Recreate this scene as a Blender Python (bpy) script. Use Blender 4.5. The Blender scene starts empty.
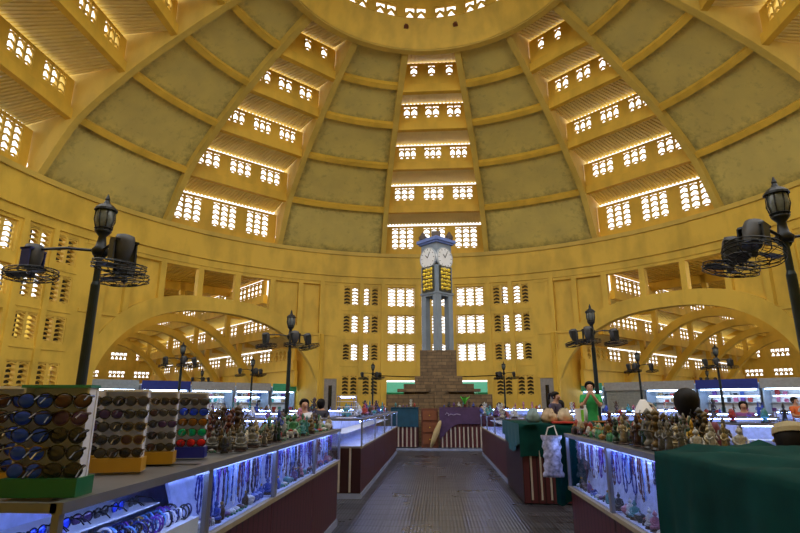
import bpy, math, random
from math import sin, cos, tan, pi, radians, atan2, sqrt
from mathutils import Vector, Matrix
rnd = random.Random(7)
S = bpy.context.scene
col = S.collection
CY, R = 22.5, 23.2            # centre of the dome and radius of its drum wall
EYE = 1.65

# ------------------------------------------------------------------ materials
def new_mat(name):
    m = bpy.data.materials.new(name); m.use_nodes = True
    nt = m.node_tree; nt.nodes.clear()
    out = nt.nodes.new('ShaderNodeOutputMaterial')
    return m, nt, out
def N(nt, t, **k):
    n = nt.nodes.new(t)
    for a, b in k.items(): setattr(n, a, b)
    return n
MC = {}
def mat(name, c, rough=.6, metal=0., var=.12, scale=6., emit=None, es=0., bump=0., coat=0., spec=.5):
    if name in MC: return MC[name]
    m, nt, out = new_mat(name)
    b = N(nt, 'ShaderNodeBsdfPrincipled'); nt.links.new(b.outputs[0], out.inputs[0])
    b.inputs['Roughness'].default_value = rough; b.inputs['Metallic'].default_value = metal
    b.inputs['Specular IOR Level'].default_value = spec
    if coat: b.inputs['Coat Weight'].default_value = coat
    tc = N(nt, 'ShaderNodeTexCoord'); no = N(nt, 'ShaderNodeTexNoise')
    no.inputs['Scale'].default_value = scale; no.inputs['Detail'].default_value = 4
    nt.links.new(tc.outputs['Object'], no.inputs['Vector'])
    r = N(nt, 'ShaderNodeValToRGB')
    r.color_ramp.elements[0].position = .3; r.color_ramp.elements[1].position = .7
    r.color_ramp.elements[0].color = (*[x*(1-var) for x in c], 1)
    r.color_ramp.elements[1].color = (*[min(1, x*(1+var)) for x in c], 1)
    nt.links.new(no.outputs[0], r.inputs[0]); nt.links.new(r.outputs[0], b.inputs['Base Color'])
    if emit:
        b.inputs['Emission Color'].default_value = (*emit, 1); b.inputs['Emission Strength'].default_value = es
    if bump:
        bu = N(nt, 'ShaderNodeBump'); bu.inputs['Strength'].default_value = bump
        nt.links.new(no.outputs[0], bu.inputs['Height']); nt.links.new(bu.outputs[0], b.inputs['Normal'])
    MC[name] = m
    return m

YEL = (.80, .545, .075)
def yellow(name, c=YEL, dirt=.28, world=True):
    m, nt, out = new_mat(name)
    b = N(nt, 'ShaderNodeBsdfPrincipled'); nt.links.new(b.outputs[0], out.inputs[0])
    b.inputs['Roughness'].default_value = .62
    g = N(nt, 'ShaderNodeNewGeometry')
    n1 = N(nt, 'ShaderNodeTexNoise'); n1.inputs['Scale'].default_value = .35; n1.inputs['Detail'].default_value = 6
    nt.links.new(g.outputs['Position'], n1.inputs['Vector'])
    mp = N(nt, 'ShaderNodeMapping'); mp.inputs['Scale'].default_value = (1.2, 1.2, .5)
    nt.links.new(g.outputs['Position'], mp.inputs[0])
    n2 = N(nt, 'ShaderNodeTexNoise'); n2.inputs['Scale'].default_value = .9; n2.inputs['Detail'].default_value = 5
    nt.links.new(mp.outputs[0], n2.inputs['Vector'])
    mu = N(nt, 'ShaderNodeMath', operation='MULTIPLY'); nt.links.new(n1.outputs[0], mu.inputs[0]); nt.links.new(n2.outputs[0], mu.inputs[1])
    r = N(nt, 'ShaderNodeValToRGB'); r.color_ramp.elements[0].position = .12; r.color_ramp.elements[1].position = .3
    r.color_ramp.elements[0].color = (*[x*(1-dirt) for x in c], 1); r.color_ramp.elements[1].color = (*c, 1)
    nt.links.new(mu.outputs[0], r.inputs[0]); nt.links.new(r.outputs[0], b.inputs['Base Color'])
    return m
M_Y = yellow('yellow_paint')
M_YD = yellow('yellow_beam_paint', (.80, .52, .06), .25)
M_YS = yellow('yellow_screen_paint', (.76, .52, .085), .15)
M_SOF = yellow('light_lifted_soffit', (.88, .76, .34), .12)  # wall yellow made paler, standing in for daylight bounced up onto the soffits
M_RIB = yellow('yellow_rib_paint', (.68, .49, .095), .2)

def panel_mat():
    m, nt, out = new_mat('weathered_dome_panel')
    b = N(nt, 'ShaderNodeBsdfPrincipled'); nt.links.new(b.outputs[0], out.inputs[0])
    b.inputs['Roughness'].default_value = .8
    uv = N(nt, 'ShaderNodeUVMap'); sp = N(nt, 'ShaderNodeSeparateXYZ'); nt.links.new(uv.outputs[0], sp.inputs[0])
    def edge(sock, k):
        a = N(nt, 'ShaderNodeMath', operation='SUBTRACT'); a.inputs[1].default_value = .5; nt.links.new(sock, a.inputs[0])
        c = N(nt, 'ShaderNodeMath', operation='ABSOLUTE'); nt.links.new(a.outputs[0], c.inputs[0])
        p = N(nt, 'ShaderNodeMath', operation='MULTIPLY'); nt.links.new(c.outputs[0], p.inputs[0]); p.inputs[1].default_value = 2
        q = N(nt, 'ShaderNodeMath', operation='POWER'); nt.links.new(p.outputs[0], q.inputs[0]); q.inputs[1].default_value = k
        return q.outputs[0]
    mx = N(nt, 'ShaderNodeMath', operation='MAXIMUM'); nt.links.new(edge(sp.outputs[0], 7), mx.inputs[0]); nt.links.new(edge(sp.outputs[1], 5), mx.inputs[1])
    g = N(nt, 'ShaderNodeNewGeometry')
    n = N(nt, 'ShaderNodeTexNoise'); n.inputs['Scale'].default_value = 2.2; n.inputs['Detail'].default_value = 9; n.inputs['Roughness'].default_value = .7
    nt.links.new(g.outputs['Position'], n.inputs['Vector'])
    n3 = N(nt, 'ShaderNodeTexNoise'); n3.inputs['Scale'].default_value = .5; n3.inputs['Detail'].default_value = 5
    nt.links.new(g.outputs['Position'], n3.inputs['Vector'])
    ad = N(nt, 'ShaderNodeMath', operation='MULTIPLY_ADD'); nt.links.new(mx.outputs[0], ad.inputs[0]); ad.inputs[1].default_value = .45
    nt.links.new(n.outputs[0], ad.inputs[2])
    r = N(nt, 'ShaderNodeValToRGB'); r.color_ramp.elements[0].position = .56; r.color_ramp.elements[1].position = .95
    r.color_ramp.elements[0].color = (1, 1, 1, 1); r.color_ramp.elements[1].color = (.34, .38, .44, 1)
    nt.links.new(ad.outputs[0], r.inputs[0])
    r2 = N(nt, 'ShaderNodeValToRGB'); r2.color_ramp.elements[0].position = .35; r2.color_ramp.elements[1].position = .65
    r2.color_ramp.elements[0].color = (.57, .47, .14, 1); r2.color_ramp.elements[1].color = (.68, .56, .155, 1)
    nt.links.new(n3.outputs[0], r2.inputs[0])
    x = N(nt, 'ShaderNodeMix', data_type='RGBA', blend_type='MULTIPLY'); x.inputs[0].default_value = 1
    nt.links.new(r2.outputs[0], x.inputs[6]); nt.links.new(r.outputs[0], x.inputs[7]); nt.links.new(x.outputs[2], b.inputs['Base Color'])
    return m
M_PAN = panel_mat()

def floor_mat():
    m, nt, out = new_mat('grooved_floor_tiles')
    b = N(nt, 'ShaderNodeBsdfPrincipled'); nt.links.new(b.outputs[0], out.inputs[0])
    g = N(nt, 'ShaderNodeNewGeometry')
    br = N(nt, 'ShaderNodeTexBrick', offset=0.0, squash=1.0)
    br.inputs['Scale'].default_value = 1.0; br.inputs['Brick Width'].default_value = .4; br.inputs['Row Height'].default_value = .4
    br.inputs['Mortar Size'].default_value = .008; br.inputs['Mortar Smooth'].default_value = .0
    br.inputs['Color1'].default_value = (.03, .033, .043, 1); br.inputs['Color2'].default_value = (.075, .08, .10, 1); br.inputs['Mortar'].default_value = (.008, .008, .01, 1)
    nt.links.new(g.outputs['Position'], br.inputs['Vector'])
    w = N(nt, 'ShaderNodeTexWave', bands_direction='X'); w.inputs['Scale'].default_value = 6.5; w.inputs['Distortion'].default_value = 0
    nt.links.new(g.outputs['Position'], w.inputs['Vector'])
    n = N(nt, 'ShaderNodeTexNoise'); n.inputs['Scale'].default_value = 1.1; n.inputs['Detail'].default_value = 6
    nt.links.new(g.outputs['Position'], n.inputs['Vector'])
    mx = N(nt, 'ShaderNodeMix', data_type='RGBA', blend_type='MULTIPLY'); mx.inputs[0].default_value = .6
    nt.links.new(br.outputs[0], mx.inputs[6]); nt.links.new(w.outputs['Color'], mx.inputs[7]); 
    sy = N(nt, 'ShaderNodeSeparateXYZ'); nt.links.new(g.outputs['Position'], sy.inputs[0])
    md = N(nt, 'ShaderNodeMath', operation='PINGPONG'); md.inputs[1].default_value = .2; nt.links.new(sy.outputs[1], md.inputs[0])
    st = N(nt, 'ShaderNodeMapRange'); st.inputs[1].default_value = .02; st.inputs[2].default_value = .04; nt.links.new(md.outputs[0], st.inputs[0])
    m3 = N(nt, 'ShaderNodeMix', data_type='RGBA', blend_type='MULTIPLY'); m3.inputs[0].default_value = .9
    nt.links.new(mx.outputs[2], m3.inputs[6]); nt.links.new(st.outputs[0], m3.inputs[7])
    nt.links.new(m3.outputs[2], b.inputs['Base Color'])
    rr = N(nt, 'ShaderNodeMapRange'); rr.inputs[3].default_value = .22; rr.inputs[4].default_value = .36
    nt.links.new(n.outputs[0], rr.inputs[0]); nt.links.new(rr.outputs[0], b.inputs['Roughness'])
    bu = N(nt, 'ShaderNodeBump'); bu.inputs['Strength'].default_value = .6; bu.inputs['Distance'].default_value = .006
    mm = N(nt, 'ShaderNodeMath', operation='SUBTRACT'); nt.links.new(w.outputs['Fac'], mm.inputs[0]); nt.links.new(br.outputs['Fac'], mm.inputs[1])
    nt.links.new(mm.outputs[0], bu.inputs['Height']); nt.links.new(bu.outputs[0], b.inputs['Normal'])
    return m

def brick_mat(name, c1, c2, mo, sx=.35, sz=.12):
    m, nt, out = new_mat(name)
    b = N(nt, 'ShaderNodeBsdfPrincipled'); nt.links.new(b.outputs[0], out.inputs[0]); b.inputs['Roughness'].default_value = .7
    tc = N(nt, 'ShaderNodeTexCoord')
    sp = N(nt, 'ShaderNodeSeparateXYZ'); nt.links.new(tc.outputs['Object'], sp.inputs[0])
    ad = N(nt, 'ShaderNodeMath', operation='ADD'); nt.links.new(sp.outputs[0], ad.inputs[0]); nt.links.new(sp.outputs[1], ad.inputs[1])
    cb = N(nt, 'ShaderNodeCombineXYZ'); nt.links.new(ad.outputs[0], cb.inputs[0]); nt.links.new(sp.outputs[2], cb.inputs[1])
    br = N(nt, 'ShaderNodeTexBrick'); br.inputs['Scale'].default_value = 1; br.inputs['Brick Width'].default_value = sx; br.inputs['Row Height'].default_value = sz
    br.inputs['Mortar Size'].default_value = .008; br.inputs['Color1'].default_value = (*c1, 1); br.inputs['Color2'].default_value = (*c2, 1); br.inputs['Mortar'].default_value = (*mo, 1)
    nt.links.new(cb.outputs[0], br.inputs['Vector'])
    n = N(nt, 'ShaderNodeTexNoise'); n.inputs['Scale'].default_value = 5; nt.links.new(tc.outputs['Object'], n.inputs['Vector'])
    mx = N(nt, 'ShaderNodeMix', data_type='RGBA', blend_type='OVERLAY'); mx.inputs[0].default_value = .6
    nt.links.new(br.outputs[0], mx.inputs[6]); nt.links.new(n.outputs[0], mx.inputs[7]); nt.links.new(mx.outputs[2], b.inputs['Base Color'])
    return m

def glass_mat():
    m, nt, out = new_mat('case_glass')
    lw = N(nt, 'ShaderNodeLayerWeight'); lw.inputs[0].default_value = .5
    pw = N(nt, 'ShaderNodeMath', operation='POWER'); pw.inputs[1].default_value = 4; nt.links.new(lw.outputs['Facing'], pw.inputs[0])
    f = N(nt, 'ShaderNodeMath', operation='MULTIPLY_ADD'); f.inputs[1].default_value = .35; f.inputs[2].default_value = .03; nt.links.new(pw.outputs[0], f.inputs[0])
    t = N(nt, 'ShaderNodeBsdfTransparent'); t.inputs[0].default_value = (.93, .96, .98, 1)
    gl = N(nt, 'ShaderNodeBsdfGlossy'); gl.inputs['Roughness'].default_value = .04
    mx = N(nt, 'ShaderNodeMixShader'); nt.links.new(f.outputs[0], mx.inputs[0]); nt.links.new(t.outputs[0], mx.inputs[1]); nt.links.new(gl.outputs[0], mx.inputs[2])
    nt.links.new(mx.outputs[0], out.inputs[0])
    return m
M_GLASS = glass_mat()

M_IRON = mat('dark_iron', (.014, .017, .02), .4, .5, .3)
M_POST = mat('dark_green_post', (.006, .016, .019), .35, .3, .3)
M_LANT = mat('lantern_glass', (.12, .14, .14), .15, 0, .15, 30)
M_FAN = mat('fan_grey_plastic', (.05, .053, .058), .5, 0, .3)
M_BLUEB = mat('navy_bracket', (.01, .02, .12), .4)
M_BROWN = mat('maroon_counter_board', (.060, .013, .016), .45, 0, .25, 3, spec=.3)
def grooved():
    m, nt, out = new_mat('grooved_maroon_board'); b = N(nt, 'ShaderNodeBsdfPrincipled'); nt.links.new(b.outputs[0], out.inputs[0])
    b.inputs['Roughness'].default_value = .45; b.inputs['Specular IOR Level'].default_value = .3
    g = N(nt, 'ShaderNodeTexCoord'); w = N(nt, 'ShaderNodeTexWave', bands_direction='X'); w.inputs['Scale'].default_value = 2.6; w.inputs['Distortion'].default_value = .0
    nt.links.new(g.outputs['Object'], w.inputs[0]); r = N(nt, 'ShaderNodeValToRGB'); nt.links.new(w.outputs['Fac'], r.inputs[0])
    r.color_ramp.elements[0].position = .0; r.color_ramp.elements[1].position = .22
    r.color_ramp.elements[0].color = (.014, .004, .006, 1); r.color_ramp.elements[1].color = (.066, .015, .020, 1)
    nt.links.new(r.outputs[0], b.inputs['Base Color']); return m
M_BROWN = grooved()
M_SLAT = mat('cream_slat', (.36, .32, .27), .5)
M_PURPLE = mat('purple_cloth', (.055, .026, .08), .85, 0, .2, 5)
M_TEAL = mat('dark_green_cloth', (.001, .034, .030), .85, 0, .3, 4, bump=.15, spec=.12)
M_TEALB = mat('blue_green_cloth', (.003, .045, .085), .85, 0, .2, 5)
M_WOODP = mat('orange_brown_wood', (.12, .032, .01), .5, 0, .3, 7)
M_ALU = mat('grey_aluminium_trim', (.20, .205, .22), .35, .5, .1)
M_YSTRIP = mat('yellowed_sill_trim', (.26, .22, .13), .45, 0, .15)
M_CASEW = mat('led_tinted_lining', (.42, .48, .72), .5, 0, .2, 14)  # white lining; the blue cast of the LEDs is put into its colour
M_LED = mat('blue_white_led', (1, 1, 1), .5, emit=(.30, .42, 1.0), es=55)
M_LEDW = mat('white_tube_light', (1, 1, 1), .5, emit=(.55, .75, 1.0), es=13)
M_WHITE = mat('white_plastic', (.72, .73, .76), .4, 0, .05)
M_BLACK = mat('black_plastic', (.008, .008, .01), .2, 0, .3)
M_HAIR = mat('black_hair', (.006, .005, .005), .6, 0, .4, 40, spec=.2)
M_SKIN = mat('brown_skin', (.42, .22, .13), .5, 0, .06)
M_STONE = brick_mat('brown_stone_blocks', (.10, .062, .028), (.17, .11, .052), (.03, .02, .012), .42, .14)
M_TOWER = mat('blue_grey_tower_paint', (.20, .25, .31), .6, 0, .1, 3)
M_CAP = mat('blue_tower_roof', (.13, .20, .50), .55, 0, .1)
M_GOLD = mat('gold_leaf', (.80, .50, .04), .35, .5, .5, 25, bump=.6)
M_GREYD = mat('grey_metal_door', (.28, .27, .27), .5, .1, .15)
M_SHIRTG = mat('bright_green_shirt', (.02, .26, .06), .8)

# ------------------------------------------------------------------ mesh builder
class MB:
    def __init__(s): s.v = []; s.f = []; s.uv = {}
    def add(s, vs, fs):
        n = len(s.v); s.v += [tuple(v) for v in vs]; s.f += [tuple(n+i for i in f) for f in fs]; return s
    def hexa(s, p):  # 8 points, bottom 4 ccw then top 4
        return s.add(p, [(3, 2, 1, 0), (4, 5, 6, 7), (0, 1, 5, 4), (1, 2, 6, 5), (2, 3, 7, 6), (3, 0, 4, 7)])
    def box(s, c, d, rz=0, rx=0, ry=0):
        m = Matrix.Rotation(rz, 3, 'Z') @ Matrix.Rotation(ry, 3, 'Y') @ Matrix.Rotation(rx, 3, 'X')
        x, y, z = d[0]/2, d[1]/2, d[2]/2
        p = [(-x, -y, -z), (x, -y, -z), (x, y, -z), (-x, y, -z), (-x, -y, z), (x, -y, z), (x, y, z), (-x, y, z)]
        return s.hexa([Vector(c) + m @ Vector(q) for q in p])
    def tube(s, pts, r, n=8, closed=False):
        pts = [Vector(p) for p in pts]; rr = r if isinstance(r, (list, tuple)) else [r]*len(pts)
        rings = []; L = len(pts)
        for i, p in enumerate(pts):
            a = pts[(i-1) % L] if (i or closed) else p; b = pts[(i+1) % L] if (i < L-1 or closed) else p
            t = (b-a).normalized(); u = t.cross(Vector((0, 0, 1)))
            if u.length < .1: u = t.cross(Vector((0, 1, 0)))
            u.normalize(); w = t.cross(u)
            rings.append([p+(u*cos(2*pi*k/n)+w*sin(2*pi*k/n))*rr[i] for k in range(n)])
        b0 = len(s.v)
        for q in rings: s.v += [tuple(v) for v in q]
        for i in range(L if closed else L-1):
            j = (i+1) % L
            for k in range(n):
                k2 = (k+1) % n; s.f.append((b0+i*n+k, b0+i*n+k2, b0+j*n+k2, b0+j*n+k))
        if not closed:
            s.f.append(tuple(b0+k for k in range(n))[::-1]); s.f.append(tuple(b0+(L-1)*n+k for k in range(n)))
        return s
    def lathe(s, prof, n=16, c=(0, 0, 0), sx=1, sy=1, M=None):
        b0 = len(s.v)
        for (r, z) in prof:
            for k in range(n):
                v = Vector((r*sx*cos(2*pi*k/n), r*sy*sin(2*pi*k/n), z))
                if M: v = M @ v
                s.v.append(tuple(v+Vector(c)))
        for i in range(len(prof)-1):
            for k in range(n):
                k2 = (k+1) % n; s.f.append((b0+i*n+k, b0+i*n+k2, b0+(i+1)*n+k2, b0+(i+1)*n+k))
        s.f.append(tuple(b0+k for k in range(n))[::-1]); s.f.append(tuple(b0+(len(prof)-1)*n+k for k in range(n)))
        return s
    def ball(s, c, r, n=10, m=6, M=None):
        if not isinstance(r, (tuple, list)): r = (r, r, r)
        prof = [(max(.02, sin(pi*i/m)), -cos(pi*i/m)*r[2]) for i in range(m+1)]
        return s.lathe(prof, n, c, r[0], r[1], M)
    def prism(s, poly, f0, f1):  # poly 2D, f0/f1 map (u,v)->3D for both faces
        n = len(poly); a = [f0(*p) for p in poly]; b = [f1(*p) for p in poly]
        return s.add(a+b, [tuple(range(n))[::-1], tuple(range(n, 2*n))]+[(i, (i+1) % n, n+(i+1) % n, n+i) for i in range(n)])
    def build(s, name, m, parent=None, smooth=False):
        me = bpy.data.meshes.new(name); me.from_pydata(s.v, [], s.f); me.update()
        if m: me.materials.append(m)
        if smooth:
            for p in me.polygons: p.use_smooth = True
        o = bpy.data.objects.new(name, me); col.objects.link(o)
        if parent: o.parent = parent
        return o
def cyl(az, r, z):
    a = radians(az); return (r*sin(a), CY+r*cos(a), z)
def cylbox(mb, a0, a1, z0, z1, r0, r1, step=1.5):
    n = max(1, int(abs(a1-a0)/step+.5))
    f = (lambda a: z0) if not callable(z0) else z0
    g = (lambda a: z1) if not callable(z1) else z1
    v = []; fc = []
    for i in range(n+1):
        a = a0+(a1-a0)*i/n
        v += [cyl(a, r0, f(a)), cyl(a, r1, f(a)), cyl(a, r1, g(a)), cyl(a, r0, g(a))]
    for i in range(n):
        for k in range(4):
            fc.append((4*i+k, 4*i+(k+1) % 4, 4*i+4+(k+1) % 4, 4*i+4+k))
    fc += [(0, 1, 2, 3), (4*n+3, 4*n+2, 4*n+1, 4*n)]
    mb.add(v, fc)

def tag(o, label=None, cat=None, group=None, kind=None):
    if label: o['label'] = label
    if cat: o['category'] = cat
    if group: o['group'] = group
    if kind: o['kind'] = kind
    return o
def empty(name, loc=(0, 0, 0), rz=0, label=None, cat=None, group=None):
    o = bpy.data.objects.new(name, None); o.empty_display_size = .1; col.objects.link(o)
    o.location = loc; o.rotation_euler = (0, 0, rz); return tag(o, label, cat, group)
def kids(o): return [c for c in KID.get(o.name, [])]
KID = {}
def reg(tree_root):
    KID.clear()
    for o in bpy.data.objects:
        if o.parent: KID.setdefault(o.parent.name, []).append(o)
def dup(o, parent=None):
    c = o.copy(); col.objects.link(c); c.parent = parent
    if parent: c.matrix_parent_inverse = o.matrix_parent_inverse.copy()
    for ch in KID.get(o.name, []): dup(ch, c)
    return c
def struct(name, mb, m, parent=None, smooth=False):
    o = mb.build(name, m, parent, smooth)
    if not parent: o['kind'] = 'structure'
    return o
WN = [0]; TN = [0]
def trim(mb, m):
    TN[0] += 1; return struct('trim_%d' % TN[0], mb, m)

ORD = ['first', 'second', 'third', 'fourth', 'fifth', 'sixth', 'seventh', 'eighth', 'ninth', 'tenth', 'eleventh', 'twelfth', 'thirteenth', 'fourteenth', 'fifteenth', 'sixteenth', 'seventeenth', 'eighteenth', 'nineteenth', 'twentieth']
def ordw(i):
    if i < 20: return ORD[i]
    tens = ['twenty', 'thirty', 'forty', 'fifty'][(i+1)//10-2]
    return tens+'-'+ORD[(i+1) % 10-1] if (i+1) % 10 else {30: 'thirtieth', 40: 'fortieth', 50: 'fiftieth'}[i+1]

# ------------------------------------------------------------------ lattice screens (windows)
SCR = {}
def screen_mesh(cols, rows, w, h, deep=False):
    k = (cols, rows, round(w, 2), round(h, 2), deep)
    if k in SCR: return SCR[k]
    mb = MB(); d = .34 if deep else .1; cw = w/cols; fr = cw*.24; ch = h/rows
    for i in range(cols+1):
        x = -w/2+i*cw; e = fr/2 if 0 < i < cols else fr/4
        xc = x+(fr/4 if i == 0 else -fr/4 if i == cols else 0)
        mb.box((xc, 0, h/2), (2*e, d, h))
    for z in (.04, h-.04): mb.box((0, 0, z), (w, d*.9, .08))
    for i in range(cols):
        x0 = -w/2+i*cw
        for j in range(rows):
            z0 = j*ch; t = ch*(.15 if deep else .15); rise = ch*.42
            for sx in (0, 1):
                xa, xb = (x0, x0+cw/2) if sx == 0 else (x0+cw, x0+cw/2)
                p = [(xa, z0+ch*.2-t*1.6), (xb, z0+ch*.2+rise-t*.6), (xb, z0+ch*.2+rise+t*.6), (xa, z0+ch*.2+t*1.6)]
                if sx: p = p[::-1]
                mb.prism(p, lambda u, v: (u, -d*.42, v), lambda u, v: (u, d*.42, v))
    me = bpy.data.meshes.new('lattice_screen'); me.from_pydata(mb.v, [], mb.f); me.materials.append(M_YS)
    SCR[k] = me
    return me
def window(loc, rz, cols, rows, w, h, deep=False):
    WN[0] += 1
    o = bpy.data.objects.new('window_%d' % WN[0], screen_mesh(cols, rows, w, h, deep)); col.objects.link(o)
    o.location = loc; o.rotation_euler = (0, 0, rz); o['kind'] = 'structure'
    return o

# ------------------------------------------------------------------ dome
PR = [(23.2, 14.2), (20.9, 17.6), (17.6, 20.1), (14.35, 21.95), (11.4, 23.4), (8.6, 24.6)]
def catmull(P, n=6):
    Q = [(2*P[0][0]-P[1][0]+.5, 2*P[0][1]-P[1][1])]+P+[(2*P[-1][0]-P[-2][0], 2*P[-1][1]-P[-2][1])]
    out = []
    for i in range(1, len(Q)-2):
        a, b, c, d = Q[i-1:i+3]
        for k in range(n):
            t = k/n
            out.append(tuple(.5*((2*b[j])+(-a[j]+c[j])*t+(2*a[j]-5*b[j]+4*c[j]-d[j])*t*t+(-a[j]+3*b[j]-3*c[j]+d[j])*t**3) for j in (0, 1)))
    return out+[P[-1]]
CV = catmull(PR)
def nrm(i, pts):
    a = pts[max(0, i-1)]; b = pts[min(len(pts)-1, i+1)]
    tx, tz = b[0]-a[0], b[1]-a[1]; L = sqrt(tx*tx+tz*tz); return (tz/L, -tx/L)   # outward/up
def loc_pt(az, r, t, z):          # r along azimuth, t tangential
    a = radians(az); return (r*sin(a)+t*cos(a), CY+r*cos(a)-t*sin(a), z)
RIBS = [-101.25+22.5*i for i in range(10)]
for az in RIBS:
    mb = MB(); w = .21
    n = len(CV); v = []; f = []
    for i, (r, z) in enumerate(CV):
        nx, nz = nrm(i, CV)
        for t, d in ((-w, 0), (w, 0), (w, .95), (-w, .95)):
            v.append(loc_pt(az, r+nx*d, t, z+nz*d))
    for i in range(n-1):
        for k in range(4): f.append((4*i+k, 4*i+(k+1) % 4, 4*i+4+(k+1) % 4, 4*i+4+k))
    f += [(3, 2, 1, 0), (4*n-4, 4*n-3, 4*n-2, 4*n-1)]
    mb.add(v, f)
    # upstand fin that closes the side of the stepped bay
    b = MB(); v = []; f = []
    for i, (r, z) in enumerate(CV):
        nx, nz = nrm(i, CV); zz = z+nz*.7; rr = r+nx*.7
        up = 2.9 if i < 24 else 2.4; ou = 1.3 if i < 24 else .5
        for t, d, e in ((-.09, 0, 0), (.09, 0, 0), (.09, up, ou), (-.09, up, ou)): v.append(loc_pt(az, rr+e, t, zz+d))
    for i in range(n-1):
        for k in range(4): f.append((4*i+k, 4*i+(k+1) % 4, 4*i+4+(k+1) % 4, 4*i+4+k))
    f += [(3, 2, 1, 0), (4*n-4, 4*n-3, 4*n-2, 4*n-1)]
    mb.add(v, f)
    trim(mb, M_RIB)
# solid bays
for az in (-67.5, -22.5, 22.5, 67.5):
    for k in range(5):
        a = CV[k*6:(k+1)*6+1]
        me = bpy.data.meshes.new('ceiling'); v = []; f = []; uvs = []
        nc = 8; OFF = .5
        for i, (r, z) in enumerate(a):
            nx, nz = nrm(k*6+i, CV)
            for j in range(nc+1):
                u = j/nc; aa = az-11.25+22.5*u
                v.append(cyl(aa, r+nx*OFF, z+nz*OFF)); 
        for i in range(len(a)-1):
            for j in range(nc):
                f.append((i*(nc+1)+j, i*(nc+1)+j+1, (i+1)*(nc+1)+j+1, (i+1)*(nc+1)+j))
        nb = len(v)
        for i, (r, z) in enumerate(a):       # outer skin gives the shell its thickness
            nx, nz = nrm(k*6+i, CV)
            for j in range(nc+1): v.append(cyl(az-11.25+22.5*j/nc, r+nx*(OFF+.2), z+nz*(OFF+.2)))
        f += [tuple(nb+q for q in ff[::-1]) for ff in list(f)]
        me.from_pydata(v, [], f); ul = me.uv_layers.new(name='UVMap')
        for l in me.loops:
            q = l.vertex_index % nb; ul.data[l.index].uv = ((q % (nc+1))/nc, (q//(nc+1))/(len(a)-1))
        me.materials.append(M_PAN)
        o = bpy.data.objects.new('ceiling', me); col.objects.link(o); o['kind'] = 'structure'
    for k in range(1, 5):
        r, z = PR[k]; nx, nz = nrm(k*6, CV); tx, tz = -nz, nx
        mb = MB(); v = []; f = []; nn = 8
        for j in range(nn+1):
            aa = az-11.25+22.5*j/nn
            for s, d in ((-.2, .12), (.2, .12), (.2, .6), (-.2, .6)):
                v.append(cyl(aa, r+nx*d+tx*s, z+nz*d+tz*s))
        for i in range(nn):
            for q in range(4): f.append((4*i+q, 4*i+4+q, 4*i+4+(q+1) % 4, 4*i+(q+1) % 4))
        mb.add(v, f); trim(mb, M_YD)
# stepped bays
LV = [(23.35, 14.25, 15.05, 17.15), (20.9, 17.6, 18.75, 20.05), (17.6, 20.1, 21.1, 22.2), (14.4, 21.9, 23.0, 24.1), (11.5, 23.3, 24.7, 25.7)]
WS = [(3, 5), (3, 3), (3, 2), (2, 2), (1, 2)]
WW = [2.05, 1.8, 1.45, 1.15, .6]
for az in (-90, -45, 0, 45, 90):
    for k, (r, zb, zl, zt) in enumerate(LV):
        hw = r*tan(radians(11.25))-.1
        if k:
            mb = MB()
            mb.hexa([loc_pt(az, r-.05, -hw, zb), loc_pt(az, r-.05, hw, zb), loc_pt(az, r+.35, hw, zb), loc_pt(az, r+.35, -hw, zb),
                     loc_pt(az, r-.05, -hw, zb+.62), loc_pt(az, r-.05, hw, zb+.62), loc_pt(az, r+.35, hw, zb+.62), loc_pt(az, r+.35, -hw, zb+.62)])
            trim(mb, M_YD)
        # screen wall with three openings
        rw = r+.22; mb = MB()
        def wb(t0, t1, z0, z1, m=mb, q=rw):
            m.hexa([loc_pt(az, q, t0, z0), loc_pt(az, q, t1, z0), loc_pt(az, q+.14, t1, z0), loc_pt(az, q+.14, t0, z0),
                    loc_pt(az, q, t0, z1), loc_pt(az, q, t1, z1), loc_pt(az, q+.14, t1, z1), loc_pt(az, q+.14, t0, z1)])
        w = WW[k]; pitch = (2*hw-.5)/3; cs = [-pitch*1.0, 0, pitch*1.0]
        wb(-hw, hw, zb+.3, zl)
        wb(-hw, hw, zt, zt+.1)
        edges = [-hw]+sum([[c-w/2, c+w/2] for c in cs], [])+[hw]
        for i in range(0, 8, 2): wb(edges[i], edges[i+1], zl, zt)
        struct('wall_dome', mb, M_YD)
        for c in cs:
            window(loc_pt(az, rw+.07, c, zl), -radians(az), WS[k][0], WS[k][1], w, zt-zl)
        # ribbed soffit
        r2, zb2 = (LV[k+1][0]+.3, LV[k+1][1]+.35) if k < 4 else (8.75, 24.95)
        z1 = zt+.4; hw2 = r2*tan(radians(11.25))-.1; r1 = r+.75
        nr = max(8, int(2*hw/.28)); mb = MB()
        for i in range(nr):
            u0, u1 = i/nr, (i+1)/nr
            for (ua, ub, dz) in ((u0, u0+.5/nr, 0), (u0+.5/nr, u1, .09)):
                A = [-hw+2*hw*ua, -hw+2*hw*ub]; B = [-hw2+2*hw2*ua, -hw2+2*hw2*ub]
                mb.hexa([loc_pt(az, r2, B[0], zb2+dz), loc_pt(az, r2, B[1], zb2+dz), loc_pt(az, r1, A[1], z1+dz), loc_pt(az, r1, A[0], z1+dz),
                         loc_pt(az, r2, B[0], zb2+.22), loc_pt(az, r2, B[1], zb2+.22), loc_pt(az, r1, A[1], z1+.22), loc_pt(az, r1, A[0], z1+.22)])
        o = struct('ceiling', mb, M_SOF)
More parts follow.
